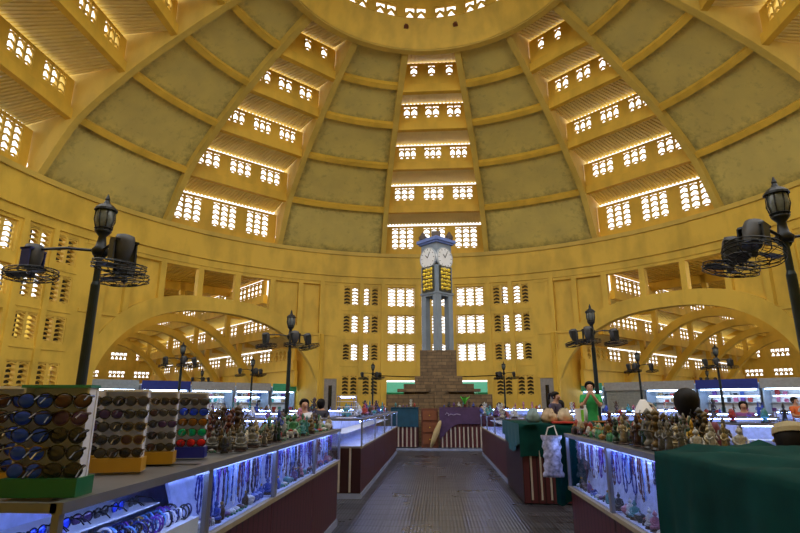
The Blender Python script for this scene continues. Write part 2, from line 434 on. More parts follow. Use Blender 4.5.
# oculus ring, drum and lantern cap
def ringlathe(name, prof, m, n=64, kind='structure'):
    mb = MB(); L = len(prof)
    for (r, z) in prof:
        for k in range(n): mb.v.append((r*sin(2*pi*k/n), CY+r*cos(2*pi*k/n), z))
    for i in range(L):
        j = (i+1) % L
        for k in range(n):
            k2 = (k+1) % n; mb.f.append((i*n+k, i*n+k2, j*n+k2, j*n+k))
    o = mb.build(name, m, None, False); o['kind'] = kind
    for p in o.data.polygons: p.use_smooth = True
    md = o.modifiers.new('e', 'EDGE_SPLIT'); md.split_angle = radians(25)
    return o
TN[0] += 1; ringlathe('trim_%d' % TN[0], [(8.35, 24.35), (8.8, 24.35), (8.8, 25.6), (8.35, 25.6)], M_RIB)
TN[0] += 1; ringlathe('trim_%d' % TN[0], [(8.3, 24.45), (7.95, 25.4), (7.55, 26.2), (7.8, 26.2), (8.6, 25.3)], M_Y)
mb = MB(); zt0, zt1 = 26.2, 27.5; per = 24
for i in range(per):
    a = i*360/per
    cylbox(mb, a-2.0, a+2.0, zt0, zt1, 7.5, 7.7, 2)
struct('wall_lantern', mb, M_Y)
for i in range(per):
    a = (i+.5)*360/per
    window(cyl(a, 7.6, zt0), -radians(a), 2, 1, 1.5, .9)
mb = MB()
cylbox(mb, 0, 360, zt0+.9, zt1+.3, 7.5, 7.7, 5); struct('wall_lantern', mb, M_Y)
ringlathe('ceiling', [(7.8, 27.7), (3.5, 28.9), (.1, 29.3), (.1, 29.5), (3.5, 29.1), (7.8, 28.0)], M_Y)
for px_az, nm in ((-12, 0), (12, 1)):
    mb = MB(); mb.box((0, 0, 0), (.3, .2, .28)); mb.box((0, -.12, 0), (.2, .06, .18))
    o = mb.build('floodlight', mat('rust_brown_box', (.16, .05, .02), .6)); o.location = cyl(px_az, 7.82, 25.75); o.rotation_euler = (-.28, 0, -radians(px_az))
    tag(o, 'small brown square box fixed inside the dome ring, the %s one' % ('left' if nm == 0 else 'right'), 'light fitting', 'boxes inside the dome ring')

# ------------------------------------------------------------------ drum wall
TN[0] += 1
mb = MB(); cylbox(mb, -101.25, 101.25, 12.25, 14.25, R-.05, R+.7, 3); trim(mb, M_Y)
mb = MB(); cylbox(mb, -101.25, 101.25, 14.1, 14.42, R-.22, R+.5, 3); trim(mb, M_RIB)
mb = MB(); cylbox(mb, -101.25, 101.25, 11.7, 12.3, R+.12, R+.7, 3); trim(mb, M_Y)
RW = R+.25; TH = .4
FL = {0: 'far', -90: 'left', 90: 'right'}
def face(c, lim=(-24.3, 24.3)):
    wins = [(-19.6, -16.2, 2), (-15.4, -12.0, 2), (-10.3, -4.4, 3), (-2.95, 2.95, 3), (4.4, 10.3, 3), (12.0, 15.4, 2), (16.2, 19.6, 2)]
    lv = [(5.03, 6.6), (7.35, 9.05), (9.73, 11.5)]
    mb = MB(); name = 'wall_'+FL[c]
    e = lim[0]
    for (a0, a1, n) in wins:
        if a1 < lim[0] or a0 > lim[1]: continue
        cylbox(mb, c+e, c+a0, 0, 11.75, RW, RW+TH)
        holes = list(lv)
        if abs(a0+a1)/2 > 11: holes = [(2.2, 3.9)]+holes
        else: holes = [(0, 3.5)]+holes
        z = 0
        for (h0, h1) in holes:
            if h0 > z: cylbox(mb, c+a0, c+a1, z, h0, RW, RW+TH)
            z = h1
            if h0 > 0:
                am = c+(a0+a1)/2; w = 2*R*sin(radians((a1-a0)/2))+.02
                window(cyl(am, RW+.2, h0), -radians(am), n, 6, w, h1-h0, n == 2)
        cylbox(mb, c+a0, c+a1, z, 11.75, RW, RW+TH)
        e = a1
    cylbox(mb, c+e, c+lim[1], 0, 11.75, RW, RW+TH)
    struct(name, mb, M_Y)
    mb = MB()  # added unseen wall strips that block the sky, so window columns turn dark
    for s in (-1, 1):
        a0, a1 = sorted((c+s*11.5, c+s*20)); cylbox(mb, a0, a1, 0, 4.3, RW+1.6, RW+1.8)
        for q0, q1 in ((11.3, 14.0), (17.7, 21)):
            a0, a1 = sorted((c+s*q0, c+s*q1)); cylbox(mb, a0, a1, 4.3, 12, RW+.9, RW+1.1)
    struct('wall_sky_blocker', mb, mat('dark_blocker_wall', (.045, .04, .035), .8, 0, .3, 1))
    for a in (-11.15, -3.7, 3.7, 11.15, -15.8, 15.8):
        if lim[0] < a < lim[1]:
            mb = MB(); cylbox(mb, c+a-.42, c+a+.42, 0, 11.75, RW-.16, RW+.05); trim(mb, M_Y)
    for a0, a1 in ((-24.6, -23.7), (23.7, 24.6)):
        if a0 > lim[0]-1 and a1 < lim[1]+1:
            mb = MB(); cylbox(mb, c+a0, c+a1, 0, 11.75, RW-.2, RW+.5); trim(mb, M_Y)
    for z in (4.6, 6.85, 9.3):
        mb = MB(); 
        for s in ((-20, -11.6), (11.6, 20)):
            if s[0] > lim[0]: cylbox(mb, c+s[0], c+s[1], z, z+.16, RW-.06, RW+.05)
        trim(mb, M_Y)
face(0); face(-90, (-11.3, 24.3)); face(90, (-24.3, 11.3))

def arch_in(a):
    a = min(1, abs(a)/21.0); return 1.6+6.75*max(0, 1-a**2.3)**.5
def arch_out(a):
    a = min(1, abs(a)/23.0); return 1.9+7.5*max(0, 1-a**2.6)**.5
def archzone(c, nm):
    mb = MB(); r0, r1 = RW-.12, RW+.65
    # spandrel wall up to cornice at both sides; arch ring; clerestory
    n = 84; st = 42.0/n
    def zin(a): return arch_in(a-c)
    def zout(a): return arch_out(a-c)
    cylbox(mb, c-20.95, c+20.95, zin, lambda a: max(zout(a), zin(a)+.3), r0, r1, .6)
    struct('wall_'+nm+'_arch', mb, M_Y)
    mb = MB()
    for s in (-1, 1):   # blind panels (recessed)
        a0, a1 = sorted((c+s*10.6, c+s*23.8))
        cylbox(mb, a0, a1, lambda a: zout(a)-.15, 11.75, RW+.28, RW+.6, .8)
        a0, a1 = sorted((c+s*20.5, c+s*24.3))
        cylbox(mb, a0, a1, 0, lambda a: 7.3, RW+.02, RW+.6, 1)
        a0, a1 = sorted((c+s*15.6, c+s*20.9))
        cylbox(mb, a0, a1, lambda a: zout(a)-.1, lambda a: max(7.3, zout(a)), RW+.02, RW+.6, .6)
    struct('wall_'+nm+'_spandrel', mb, M_Y)
    for a in (-16.4, -10.6, -3.6, 3.6, 10.6, 16.4):
        mb = MB(); cylbox(mb, c+a-.5, c+a+.5, max(zout(c+a)-.2, 7.2 if abs(a) > 16 else 0), 11.75, RW-.05, RW+.5, 1); trim(mb, M_Y)
    mb = MB(); cylbox(mb, c-24, c+24, 11.45, 11.75, RW-.05, RW+.6, 2); trim(mb, M_Y)
    mb = MB()
    for s in (-1, 1):
        a0, a1 = sorted((c+s*15.9, c+s*24)); cylbox(mb, a0, a1, 7.1, 7.3, RW-.1, RW+.4, 1)
    trim(mb, M_Y)
archzone(-45, 'left'); archzone(45, 'right')

# ------------------------------------------------------------------ arms beyond the arches
def arm(az, side):
    a = radians(az); U = (sin(a), cos(a)); V = (cos(a), -sin(a))
    sg = 1 if az < 0 else -1            # far side of the arm as seen from the hall
    def P(s, t, z): t *= sg; return (s*U[0]+t*V[0], CY+s*U[1]+t*V[1], z)
    def bx(mb, s0, s1, t0, t1, z0, z1):
        mb.hexa([P(s0, t0, z0), P(s1, t0, z0), P(s1, t1, z0), P(s0, t1, z0), P(s0, t0, z1), P(s1, t0, z1), P(s1, t1, z1), P(s0, t1, z1)])
    ribs = [31.6, 39.2, 46.8, 54.6]; SE = 62.6
    for s in ribs:
        mb = MB(); n = 28; v = []; f = []
        for i in range(n+1):
            t = -8.6+17.2*i/n; q = abs(t)/8.6
            zi = 8.5*max(0, 1-(q*8.6/9.0)**2)
            zo = zi+.62+.25*q
            v += [P(s-.33, t, zi), P(s+.33, t, zi), P(s+.33, t, zo), P(s-.33, t, zo)]
        for i in range(n):
            for k in range(4): f.append((4*i+k, 4*i+(k+1) % 4, 4*i+4+(k+1) % 4, 4*i+4+k))
        mb.add(v, f)
        for t, z1 in ((4.4, 9.8), (5.7, 7.2), (-4.4, 9.8), (-5.7, 7.2), (0, 12), (7.5, 5), (-7.5, 5)):
            q = abs(t)/9.0; bx(mb, s-.2, s+.2, t-.2, t+.2, 8.5*(1-q**2)+.4, z1)
        bx(mb, s-.2, s+.2, -4.5, 4.5, 11.3, 12.0)
        for q in (1, -1):
            bx(mb, s-.2, s+.2, min(q*4.5, q*6.4), max(q*4.5, q*6.4), 9.3, 9.8)
            bx(mb, s-.2, s+.2, min(q*6.3, q*8.6), max(q*6.3, q*8.6), 6.7, 7.2)
            bx(mb, s-.4, s+.4, min(q*7.9, q*8.6), max(q*7.9, q*8.6), 0, 5.3)
        trim(mb, M_YD)
    rows = [(7.5, 4.3, 5.15, 6.25), (5.7, 7.0, 7.7, 8.85), (4.4, 9.7, 10.4, 11.7)]
    S0 = 24.4
    for q in (1, -1):
        for k, (t, z0, z1, z2) in enumerate(rows):
            mb = MB(); bx(mb, S0, SE, min(q*t-.2, q*t+.2), max(q*t-.2, q*t+.2), z0, z1); trim(mb, M_YD)
            if q == 1:
                st = [S0]+ribs+[SE]; mb = MB()
                for b in range(len(st)-1):
                    L = st[b+1]-st[b]; w = L*.4
                    cc = [st[b]+L*.29, st[b]+L*.71]
                    ed = [st[b], cc[0]-w/2, cc[0]+w/2, cc[1]-w/2, cc[1]+w/2, st[b+1]]
                    for i in (0, 2, 4): bx(mb, ed[i], ed[i+1], t-.06, t+.1, z1, z2)
                    for c_ in cc:
                        x, y, _ = P(c_, t, 0)
                        window((x, y, z1), atan2(U[1], U[0]), 4, 3, w, z2-z1)
                if k == 0: bx(mb, 21.6, 30, q*8.2, q*8.2+.3, 0, 7.2); bx(mb, S0, SE, q*t, q*t+.3, 3.0, z0); bx(mb, 30, SE, q*t, q*t+.3, 0, 3.0)
                struct('wall_%s_hall' % side, mb, M_YD)
        # ribbed sloping soffits
        for (ta, za, tb, zb_) in ((8.2, 6.5, 5.9, 7.3), (6.4, 9.15, 4.6, 10.05)):
            mb = MB(); nn = 90
            for i in range(nn):
                s0 = S0+(SE-S0)*i/nn; s1 = s0+(SE-S0)/nn*.55; s2 = s0+(SE-S0)/nn
                for (x0, x1, d) in ((s0, s1, 0), (s1, s2, .07)):
                    mb.hexa([P(x0, q*ta, za+d), P(x1, q*ta, za+d), P(x1, q*tb, zb_+d), P(x0, q*tb, zb_+d),
                             P(x0, q*ta, za+.2), P(x1, q*ta, za+.2), P(x1, q*tb, zb_+.2), P(x0, q*tb, zb_+.2)])
            struct('ceiling', mb, M_SOF)
    mb = MB(); nn = 30
    for i in range(nn):
        t0 = -5+10*i/nn; t1 = t0+5/nn*1.1
        bx(mb, S0, SE, t0, t1, 12.0, 12.2); bx(mb, S0, SE, t1, t0+10/nn, 12.08, 12.2)
    struct('ceiling', mb, M_Y)
    # end wall with two rows of screens
    mb = MB(); zr = [(0, 0), (4.9, 5.8), (7.2, 8.2)]
    cs = [-6.2, -3.1, 0, 3.1, 6.2]; w = 2.0
    ed = [-9]+sum([[c-w/2, c+w/2] for c in cs], [])+[9]
    bx(mb, SE, SE+.3, -9, 9, 3.4, 4.9); bx(mb, SE, SE+.3, -9, 9, 5.8, 7.2); bx(mb, SE, SE+.3, -9, 9, 8.2, 12.2)
    for i in range(0, 12, 2):
        for z0, z1 in zr[1:]: bx(mb, SE, SE+.3, ed[i], ed[i+1], z0, z1)
        bx(mb, SE, SE+.3, ed[i], ed[i+1], 0, 3.4)
    struct('wall_%s_hall_end' % side, mb, M_Y)
    for c_ in cs:
        for z0, z1 in zr[1:]:
            x, y, _ = P(SE+.15, c_, 0); window((x, y, z0), -a, 4, 1, w, z1-z0)
    return P
PL = arm(-45, 'left'); PRT = arm(45, 'right')

# grey doors in the far wall
for i, (a0, a1) in enumerate(((-23.3, -20.4), (20.6, 23.5))):
    am = (a0+a1)/2; w = 2*R*sin(radians((a1-a0)/2))
    rt = empty('door_%d' % (i+1), cyl(am, RW-.02, 0), -radians(am)); rt['kind'] = 'structure'
    mb = MB(); mb.box((0, 0, 1.8), (w, .1, 3.6)); mb.build('door_leaf', M_GREYD, rt)
    mb = MB(); mb.box((.0, -.07, 1.9), (.28, .06, 2.3)); mb.build('dark_grille', M_BLACK, rt)
    mb = MB()
    for x in (-w/2, w/2): mb.box((x, -.05, 1.8), (.14, .16, 3.7))
    mb.box((0, -.05, 3.65), (w+.2, .16, .14)); mb.build('door_frame', M_YS, rt)

# floor
mb = MB(); mb.box((0, 30, -.1), (160, 140, .2)); struct('floor', mb, floor_mat())

# outside the far doors: green awnings
M_AWN = mat('green_awning_cloth', (.01, .28, .17), .7)
for i, a in enumerate((-7.3, 7.3)):
    rt = empty('awning', cyl(a, R+4.5, 0), -radians(a), 'green awning outside the far doorway to the %s of the clock tower' % ('left' if i == 0 else 'right'), 'awning', 'awnings outside the far doorways')
    mb = MB(); s = -1 if i else 1
    mb.hexa([(-2*s if s < 0 else -2, -1, 2.5), (2, -1, 2.5), (2, 1.2, 3.5), (-2, 1.2, 3.5), (-2, -1, 2.56), (2, -1, 2.56), (2, 1.2, 3.56), (-2, 1.2, 3.56)])
    mb.box((0, -1, 2.35), (4, .03, .35)); mb.build('canopy', M_AWN, rt)
    for x in (-1.9, 1.9):
        
        for y_, h_ in ((-1, 2.5), (1.1, 3.4)): m2 = MB(); m2.tube([(x, y_, 0), (x, y_, h_)], .035); m2.build('pole', M_IRON, rt)

# ------------------------------------------------------------------ clock tower
TY = 24.0; kz = lambda z: EYE+(z-EYE)*TY/22.5
T = empty('clock_tower', (.08, TY, 0), 0, 'tall blue-grey clock tower with gold panels on a stepped brown stone base', 'clock tower')
mb = MB()
for hw, hd, z0, z1 in ((2.75, 1.9, 0, 1.3), (2.15, 1.7, 1.3, kz(1.97)), (1.45, 1.35, kz(1.97), kz(2.37)), (1.0, 1.05, kz(2.37), 2.75), (.78, .78, 2.75, kz(3.72))):
    mb.box((0, 0, (z0+z1)/2), (2*hw, 2*hd, z1-z0))
mb.box((0, -1.65, 1.6), (.35, .3, 1.2))
for x in (-1, 1): mb.box((x*1.05, -1.45, 2.15), (1.3, .3, .12))
mb.build('stone_base', M_STONE, T)
zs, zc0, zc1, zr = kz(3.72), kz(6.1), kz(8.35), kz(8.6)
hd = .74
for k in range(4):
    an = pi/2*k-pi/2; mb = MB(); x, y = hd*cos(an)*.7, hd*sin(an)*.7
    mb.box((x, y, (zs+zc0)/2+.3), (.27, .27, zc0-zs+.6), pi/4); mb.build('column', M_TOWER, T)
mb = MB(); mb.box((0, 0, (kz(7.45)+zc1)/2), (.98, .98, zc1-kz(7.45)), pi/4); mb.box((0, 0, zc0+.62), (1.0, 1.0, 1.4), pi/4)
mb.box((0, 0, kz(6.15)), (1.08, 1.08, .1), pi/4); mb.build('clock_housing', M_TOWER, T)
mb = MB(); mb.box((0, 0, zc1+.03), (1.16, 1.16, .1), pi/4)
h = 1.3/2
q = [Matrix.Rotation(pi/4, 3, 'Z') @ Vector((x, y, 0)) for x, y in ((-h, -h), (h, -h), (h, h), (-h, h))]
mb.hexa([v+Vector((0, 0, zc1+.06)) for v in q]+[v+Vector((0, 0, zc1+.2)) for v in q])
mb.hexa([v+Vector((0, 0, zc1+.2)) for v in q]+[v*.3+Vector((0, 0, zc1+.42)) for v in q]); mb.build('roof', M_CAP, T)
for s in (-1, 1):
    fc = empty('clock_face', (0, 0, 0)); bpy.data.objects.remove(fc)
    Mr = Matrix.Rotation(s*pi/4, 3, 'Z')
    cz = kz(7.68)
    def mp(x, y, z, Mr=Mr): return tuple(Mr @ Vector((x, y, z)))
    mb = MB(); R90 = Matrix.Rotation(s*pi/4, 3, 'Z') @ Matrix.Rotation(pi/2, 3, 'X')
    mb.lathe([(.5, 0), (.5, .05), (.47, .07)], 32, mp(0, -.49, cz), M=R90)
    f = mb.build('clock_face', mat('white_clock_dial', (.74, .76, .78), .4, 0, .03), T)
    mb = MB()
    mb.tube([mp(.49*cos(k*pi/16), -.55, cz+.49*sin(k*pi/16)) for k in range(32)], .028, 6, True)
    mb.build('clock_rim', mat('grey_rim', (.35, .4, .45), .4), f)
    for k in range(12):
        an = k*pi/6; mb = MB(); mb.tube([mp(.36*cos(an), -.565, cz+.36*sin(an)), mp(.43*cos(an), -.565, cz+.43*sin(an))], .013, 4)
        mb.build('hour_mark', M_BLACK, f)
    for L, an in ((.2, 2.3), (.31, 1.1)):
        mb = MB(); mb.tube([mp(0, -.575, cz), mp(L*cos(an), -.575, cz+L*sin(an))], .017, 4); mb.build('clock_hand', M_BLACK, f)
    mb = MB(); z0, z1 = kz(6.25), kz(7.25)
    c0 = mp(0, -.52, (z0+z1)/2)
    mb.box(c0, (.62, .06, z1-z0), s*pi/4)
    f = mb.build('carved_panel', mat('dark_panel_frame', (.05, .05, .03), .5), T)
    mb = MB()
    for i in range(4):
        for j in range(6):
            mb.ball(mp(-.23+.153*i+.02*sin(j*2.6+i), -.56, z0+.1+j*(z1-z0-.2)/5), (.085, .05, .10-.04*((i+j) % 2)), 6, 4)
    mb.build('carving', M_GOLD, f)
    mb = MB()
    for x in (-.33, .33): mb.box(mp(x, -.53, (z0+z1)/2), (.05, .1, z1-z0+.1), s*pi/4)
    for z in (z0-.03, z1+.03, (z0+z1)/2): mb.box(mp(0, -.53, z), (.7, .1, .045), s*pi/4)
    mb.build('panel_frame', mat('dark_panel_frame', (.05, .05, .03), .5), f)
for x in (-.62, .62):
    mb = MB(); mb.lathe([(.05, 0), (.17, .08), (.19, .2), (.1, .34), (.02, .46)], 10, (x, 0, zc1+.2)); mb.build('loudspeaker', mat('brown_speaker', (.08, .06, .05), .6), T)
mb = MB(); mb.box((0, -.05, zc1+.5), (.42, .3, .3)); mb.tube([(0, 0, zc1+.3), (0, 0, zc1+.6)], .05); mb.build('floodlight', mat('brown_speaker', (.08, .06, .05)), T)

# ------------------------------------------------------------------ lamp posts with fans
def fan_parts(parent, name='fan', yaw=0, tilt=0, pos=(0, 0, 0), blue=False):
    Mx = Matrix.Translation(Vector(pos)) @ Matrix.Rotation(yaw, 4, 'Z') @ Matrix.Rotation(tilt, 4, 'Y')
    def q(p): return tuple(Mx @ Vector(p))
    M3 = Mx.to_3x3()
    mb = MB(); mb.lathe([(.06, -.30), (.09, -.27), (.125, -.12), (.13, .0), (.11, .07), (.04, .09)], 12, q((0, 0, 0)), M=M3)
    f = mb.build(name, M_FAN, parent, True)
    mb = MB()
    for s in (-1, 1): mb.box(q((0, s*.15, -.14)), (.13, .02, .28), yaw)
    mb.box(q((0, 0, -.005)), (.16, .32, .03), yaw, 0, tilt); mb.build('bracket', M_BLUEB if blue else M_IRON, f)
    mb = MB(); zc = -.36; rr = .335
    for dz, r_ in ((-.05, rr), (.05, rr), (0, rr*1.02), (-.085, rr*.55), (.075, rr*.55)):
        mb.tube([q((r_*cos(k*pi/12), r_*sin(k*pi/12), zc+dz)) for k in range(24)], .0075, 4, True)
    for k in range(14):
        an = k*2*pi/14; c_, s_ = cos(an), sin(an)
        mb.tube([q((.06*c_, .06*s_, zc+.085)), q((rr*.7*c_, rr*.7*s_, zc+.07)), q((rr*c_, rr*s_, zc+.03)), q((rr*c_, rr*s_, zc-.03)), q((rr*.7*c_, rr*.7*s_, zc-.08)), q((.05*c_, .05*s_, zc-.1))], .005, 3)
    mb.build('cage', M_IRON, f)
    mb = MB()
    for k in range(3):
        an = k*2*pi/3+.4; c_, s_ = cos(an), sin(an); P_ = []
        for (r_, w, dz) in ((.05, .04, .0), (.18, .1, .02), (.31, .08, .0)):
            P_.append((r_, w, dz))
        for i in range(2):
            a_, b_ = P_[i], P_[i+1]
            def e(r_, w, z): return q((r_*c_-w*s_, r_*s_+w*c_, zc+z))
            mb.hexa([e(a_[0], -a_[1], -.02), e(b_[0], -b_[1], -.02), e(b_[0], b_[1], .02), e(a_[0], a_[1], .02),
                     e(a_[0], -a_[1], -.012), e(b_[0], -b_[1], -.012), e(b_[0], b_[1], .028), e(a_[0], a_[1], .028)])
    mb.ball(q((0, 0, zc)), .055, 8, 5); mb.build('blades', mat('dark_fan_blade', (.05, .05, .055), .35), f)
def lamp_post(x, y, rot, fans, label, h=4.56, blue=-1, lean=(0, 0)):
    rt = empty('lamp_post', (x, y, 0), rot, label, 'lamp post', 'lamp posts with fans')
    zj = 3.76
    mb = MB(); mb.lathe([(.16, 0), (.16, .25), (.11, .35), (.07, .5), (.06, 3.25), (.045, 3.3), (.04, zj)], 16); mb.build('post', M_POST, rt, False)
    mb = MB(); mb.lathe([(.09, zj-.08), (.12, zj), (.07, zj+.06), (.05, zj+.2), (.1, zj+.26), (.115, zj+.29)], 12); mb.build('lantern_stem', M_IRON, rt, True)
    mb = MB(); z0 = zj+.29
    mb.lathe([(.07, z0), (.105, z0+.05), (.13, z0+.15), (.125, z0+.27), (.11, z0+.31)], 12); L = mb.build('lantern', M_LANT, rt, True)
    mb = MB(); mb.lathe([(.155, z0+.30), (.15, z0+.33), (.10, z0+.38), (.05, z0+.41), (.03, z0+.46), (.035, z0+.48), (.006, z0+.56)], 12)
    for k in range(8):
        an = k*pi/4; mb.tube([(r_*cos(an), r_*sin(an), z0+z) for r_, z in ((.075, 0), (.11, .05), (.137, .15), (.13, .27), (.12, .31))], .009, 4)
    mb.tube([(.11*cos(k*pi/8), .11*sin(k*pi/8), z0+.03) for k in range(16)], .012, 4, True)
    mb.build('lantern_cap', M_IRON, L)
    for i, (an, ln, tl) in enumerate(fans):
        c_, s_ = cos(an), sin(an); m2 = MB()
        m2.tube([(.04*c_, .04*s_, zj-.12), (.12*c_, .12*s_, zj), (ln*.5*c_, ln*.5*s_, zj+.04), (ln*c_, ln*s_, zj+.03)], .022, 6)
        arm_ = m2.build('arm', M_IRON, rt)
        fan_parts(rt, 'fan', an, tl, (ln*c_, ln*s_, zj+.02), blue == i)
    return rt
lamp_post(-4.75, 7, 0, [(pi, 1.0, .06), (radians(70), .40, -.12), (radians(-32), .67, .16)], 'tall iron lamp post with fans towering over the sunglasses racks at left', blue=0)
lamp_post(4.58, 7, 0, [(radians(147), .58, -.2), (radians(212), .68, -.3), (0, .9, 0)], 'tall iron lamp post with fans at the right edge above the small statues')
posts = [(-4.7, 17, 'lamp post with fans behind the left counter, right of the left arch'),
         (4.75, 16.6, 'lamp post with fans rising behind the vendor in the green shirt'),
         (-4.7, 40, 'small distant lamp post left of the clock tower by the far wall'),
         (4.9, 40, 'small distant lamp post right of the clock tower by the far wall'),
         (-12.5, 25.8, 'lamp post with fans in front of the middle of the left arch'),
         (-12.1, 35, 'distant lamp post under the right side of the left arch'),
         (-20.8, 47, 'faint far lamp post deep inside the left arch'),
         (11.6, 32, 'distant lamp post under the left side of the right arch'),
         (14.3, 28.6, 'lamp post with fans in front of the middle of the right arch'),
         (24, 50, 'faint far lamp post deep inside the right arch')]
for i, (x, y, lb) in enumerate(posts):
    r0 = [.1, .2, .4, -.3, .25, .5, .3, -.2, .15, .1][i]
    sc = [(pi, .8, .1), (radians(25), .55, -.25), (radians(-60), .5, .1)] if x < 0 else [(radians(155), .55, .2), (radians(5), .7, -.1), (radians(235), .5, .1)]
    lamp_post(x, y, r0*.5, sc, lb)
mb = MB(); mb.tube([(-4.62, 39.98, 3.62), (-2.3, 40, 3.52), (0, 40, 3.5), (2.4, 40, 3.52), (4.82, 39.98, 3.62)], .035, 5)
tag(mb.build('cable', M_BLACK), 'black overhead cable strung between the two distant lamp posts behind the tower', 'cable')

# wall of the hall behind and beside the camera, up to the cornice
mb = MB(); cylbox(mb, 101.5, 258.5, 0, 11.9, RW, RW+.4, 3); struct('wall_rear', mb, M_Y)
# ------------------------------------------------------------------ display cases and counters
def case(name, loc, rz, L, D, hb, ht, label, group=None, slat_end=0, front_slats=0, led=True, base_m=None, lining=True, shelf=True, slat_side=0, rod=False, board=False):
    """front faces local -y; origin at the middle of the front foot line"""
    rt = empty(name, loc, rz, label, 'display case', group)
    mb = MB(); mb.box((0, D/2, hb/2+.03), (L-.01, D-.02, hb-.06)); mb.build('base_cabinet', base_m or M_BROWN, rt)
    mb = MB(); mb.box((0, D/2+.01, .045), (L-.004, D+.03, .09)); mb.build('kickboard', mat('blue_grey_plinth', (.20, .23, .34), .5), rt)
    mb = MB()
    mb.box((0, .0, hb), (L, .045, .035)); mb.build('sill', M_YSTRIP, rt)
    mb = MB()
    mb.box((0, .0, ht), (L, .05, .04)); mb.box((0, D, ht), (L, .04, .035))
    for x in (-L/2+.016, L/2-.016):
        mb.box((x, D/2, ht), (.032, D, .035)); mb.box((x, .0, (hb+ht)/2), (.03, .03, ht-hb)); mb.box((x, D-.01, (hb+ht)/2), (.03, .03, ht-hb))
        mb.box((x, D/2, hb), (.03, D, .03))
    mb.build('frame', M_ALU, rt)
    mb = MB(); mb.box((0, .005, (hb+ht)/2), (L-.06, .005, ht-hb-.04)); mb.build('front_glass', M_GLASS, rt)
    mb = MB(); mb.box((0, D/2, ht+.004), (L-.06, D-.05, .006)); mb.build('top_board' if board else 'top_glass', M_ALU if board else M_GLASS, rt)
    if board and rod:
        mb = MB(); mb.hexa([(-L/2+.03, .17, hb+.02), (L/2-.03, .17, hb+.02), (L/2-.03, .19, hb+.02), (-L/2+.03, .19, hb+.02), (-L/2+.03, .30, ht-.02), (L/2-.03, .30, ht-.02), (L/2-.03, .32, ht-.02), (-L/2+.03, .32, ht-.02)]); mb.build('display_board', M_CASEW, rt)
    if lining:
        mb = MB(); mb.box((0, D-.03, (hb+ht)/2), (L-.06, .02, ht-hb-.03)); mb.build('back_panel', M_CASEW, rt)
        mb = MB(); mb.box((0, D/2, hb+.012), (L-.06, D-.06, .015)); mb.build('case_floor', M_CASEW, rt)
    if shelf:
        mb = MB(); mb.box((0, D*.62, hb+(ht-hb)*.5), (L-.08, D*.5, .008)); mb.build('shelf', M_WHITE, rt)
    if rod:
        mb = MB(); mb.tube([(-L/2+.03, .10, ht-.06), (L/2-.03, .10, ht-.06)], .006, 6); mb.build('hanging_rod', M_ALU, rt)
    if led:
        mb = MB(); mb.tube([(-L/2+.05, .04, ht-.028), (L/2-.05, .04, ht-.028)], .008, 6); mb.build('led_strip', M_LED, rt)
    for k in range(slat_end):
        mb = MB(); mb.box((-L/2-.012 if slat_side <= 0 else L/2+.012, D*(k+1)/(slat_end+1), hb/2+.05), (.012, .035, hb-.12)); mb.build('cream_slat', M_SLAT, rt)
    for k in range(front_slats):
        mb = MB(); mb.box((-L/2+L*(k+1)/(front_slats+1), -.012, hb/2+.05), (.035, .012, hb-.12)); mb.build('cream_slat', M_SLAT, rt)
    return rt
XL, XR = -1.417, 1.45
HBL, HTL, HBR, HTR = .85, 1.27, .745, 1.30
lefts = [(2.05, 3.43), (3.43, 4.85), (4.85, 6.42), (6.42, 8.0)]
ln = ['nearest left glass case holding sunglasses and bangles', 'second left glass case, full of hanging strands', 'third left glass case with blue lit hanging goods', 'last left glass case before the cross aisle']
for i, (a, b) in enumerate(lefts):
    case('display_case', (XL, (a+b)/2, 0), pi/2, b-a, .75, HBL, HTL, ln[i], 'glass cases of the left counter', rod=i > 0, shelf=i == 0, board=True)
rights = [(1.95, 3.43), (3.43, 4.93), (4.93, 6.42)]
rn = ['nearest right glass case, mostly under the dark green cloth', 'middle right glass case with small gold statues on top', 'last right glass case next to the hanging patterned bag']
for i, (a, b) in enumerate(rights):
    case('display_case', (XR, (a+b)/2, 0), -pi/2, b-a, .62, HBR, HTR, rn[i], 'glass cases of the right counter', rod=True, shelf=False, board=True)
# second blocks along the aisle
for i in range(4):
    a = 10.1+2.2*i
    case('display_case', (-1.38, a+1.1, 0), pi/2, 2.2, .8, .87, 1.35, 'bright glass case, left row beyond the cross aisle, %s from near end' % ORD[i], 'left cases beyond the cross aisle', slat_end=3 if i == 0 else 0)
for i in range(3):
    a = 12.1+2.2*i
    case('display_case', (1.46, a+1.1, 0), -pi/2, 2.2, .8, .87, 1.30, 'glass case, right row beyond the green clothed table, %s from it' % ORD[i], 'right cases beyond the green table')
case('display_case', (-3.1, 10.12, 0), 0, 1.78, .8, .87, 1.35, 'glass case facing the cross aisle behind the end of the left counter', front_slats=6)

def cloth_sheet(name, m, parent, pts_fn, nu, nv, th=.006):
    mb = MB(); 
    for side in (0, 1):
        for i in range(nu+1):
            for j in range(nv+1):
                mb.v.append(tuple(Vector(pts_fn(i/nu, j/nv))+Vector((0, 0, -th*side))+Vector((0, th*.3*side, 0))))
    nn = (nu+1)*(nv+1)
    for i in range(nu):
        for j in range(nv):
            a = i*(nv+1)+j; mb.f.append((a, a+1, a+nv+2, a+nv+1)); mb.f.append((nn+a+nv+1, nn+a+nv+2, nn+a+1, nn+a))
    return mb.build(name, m, parent, True)

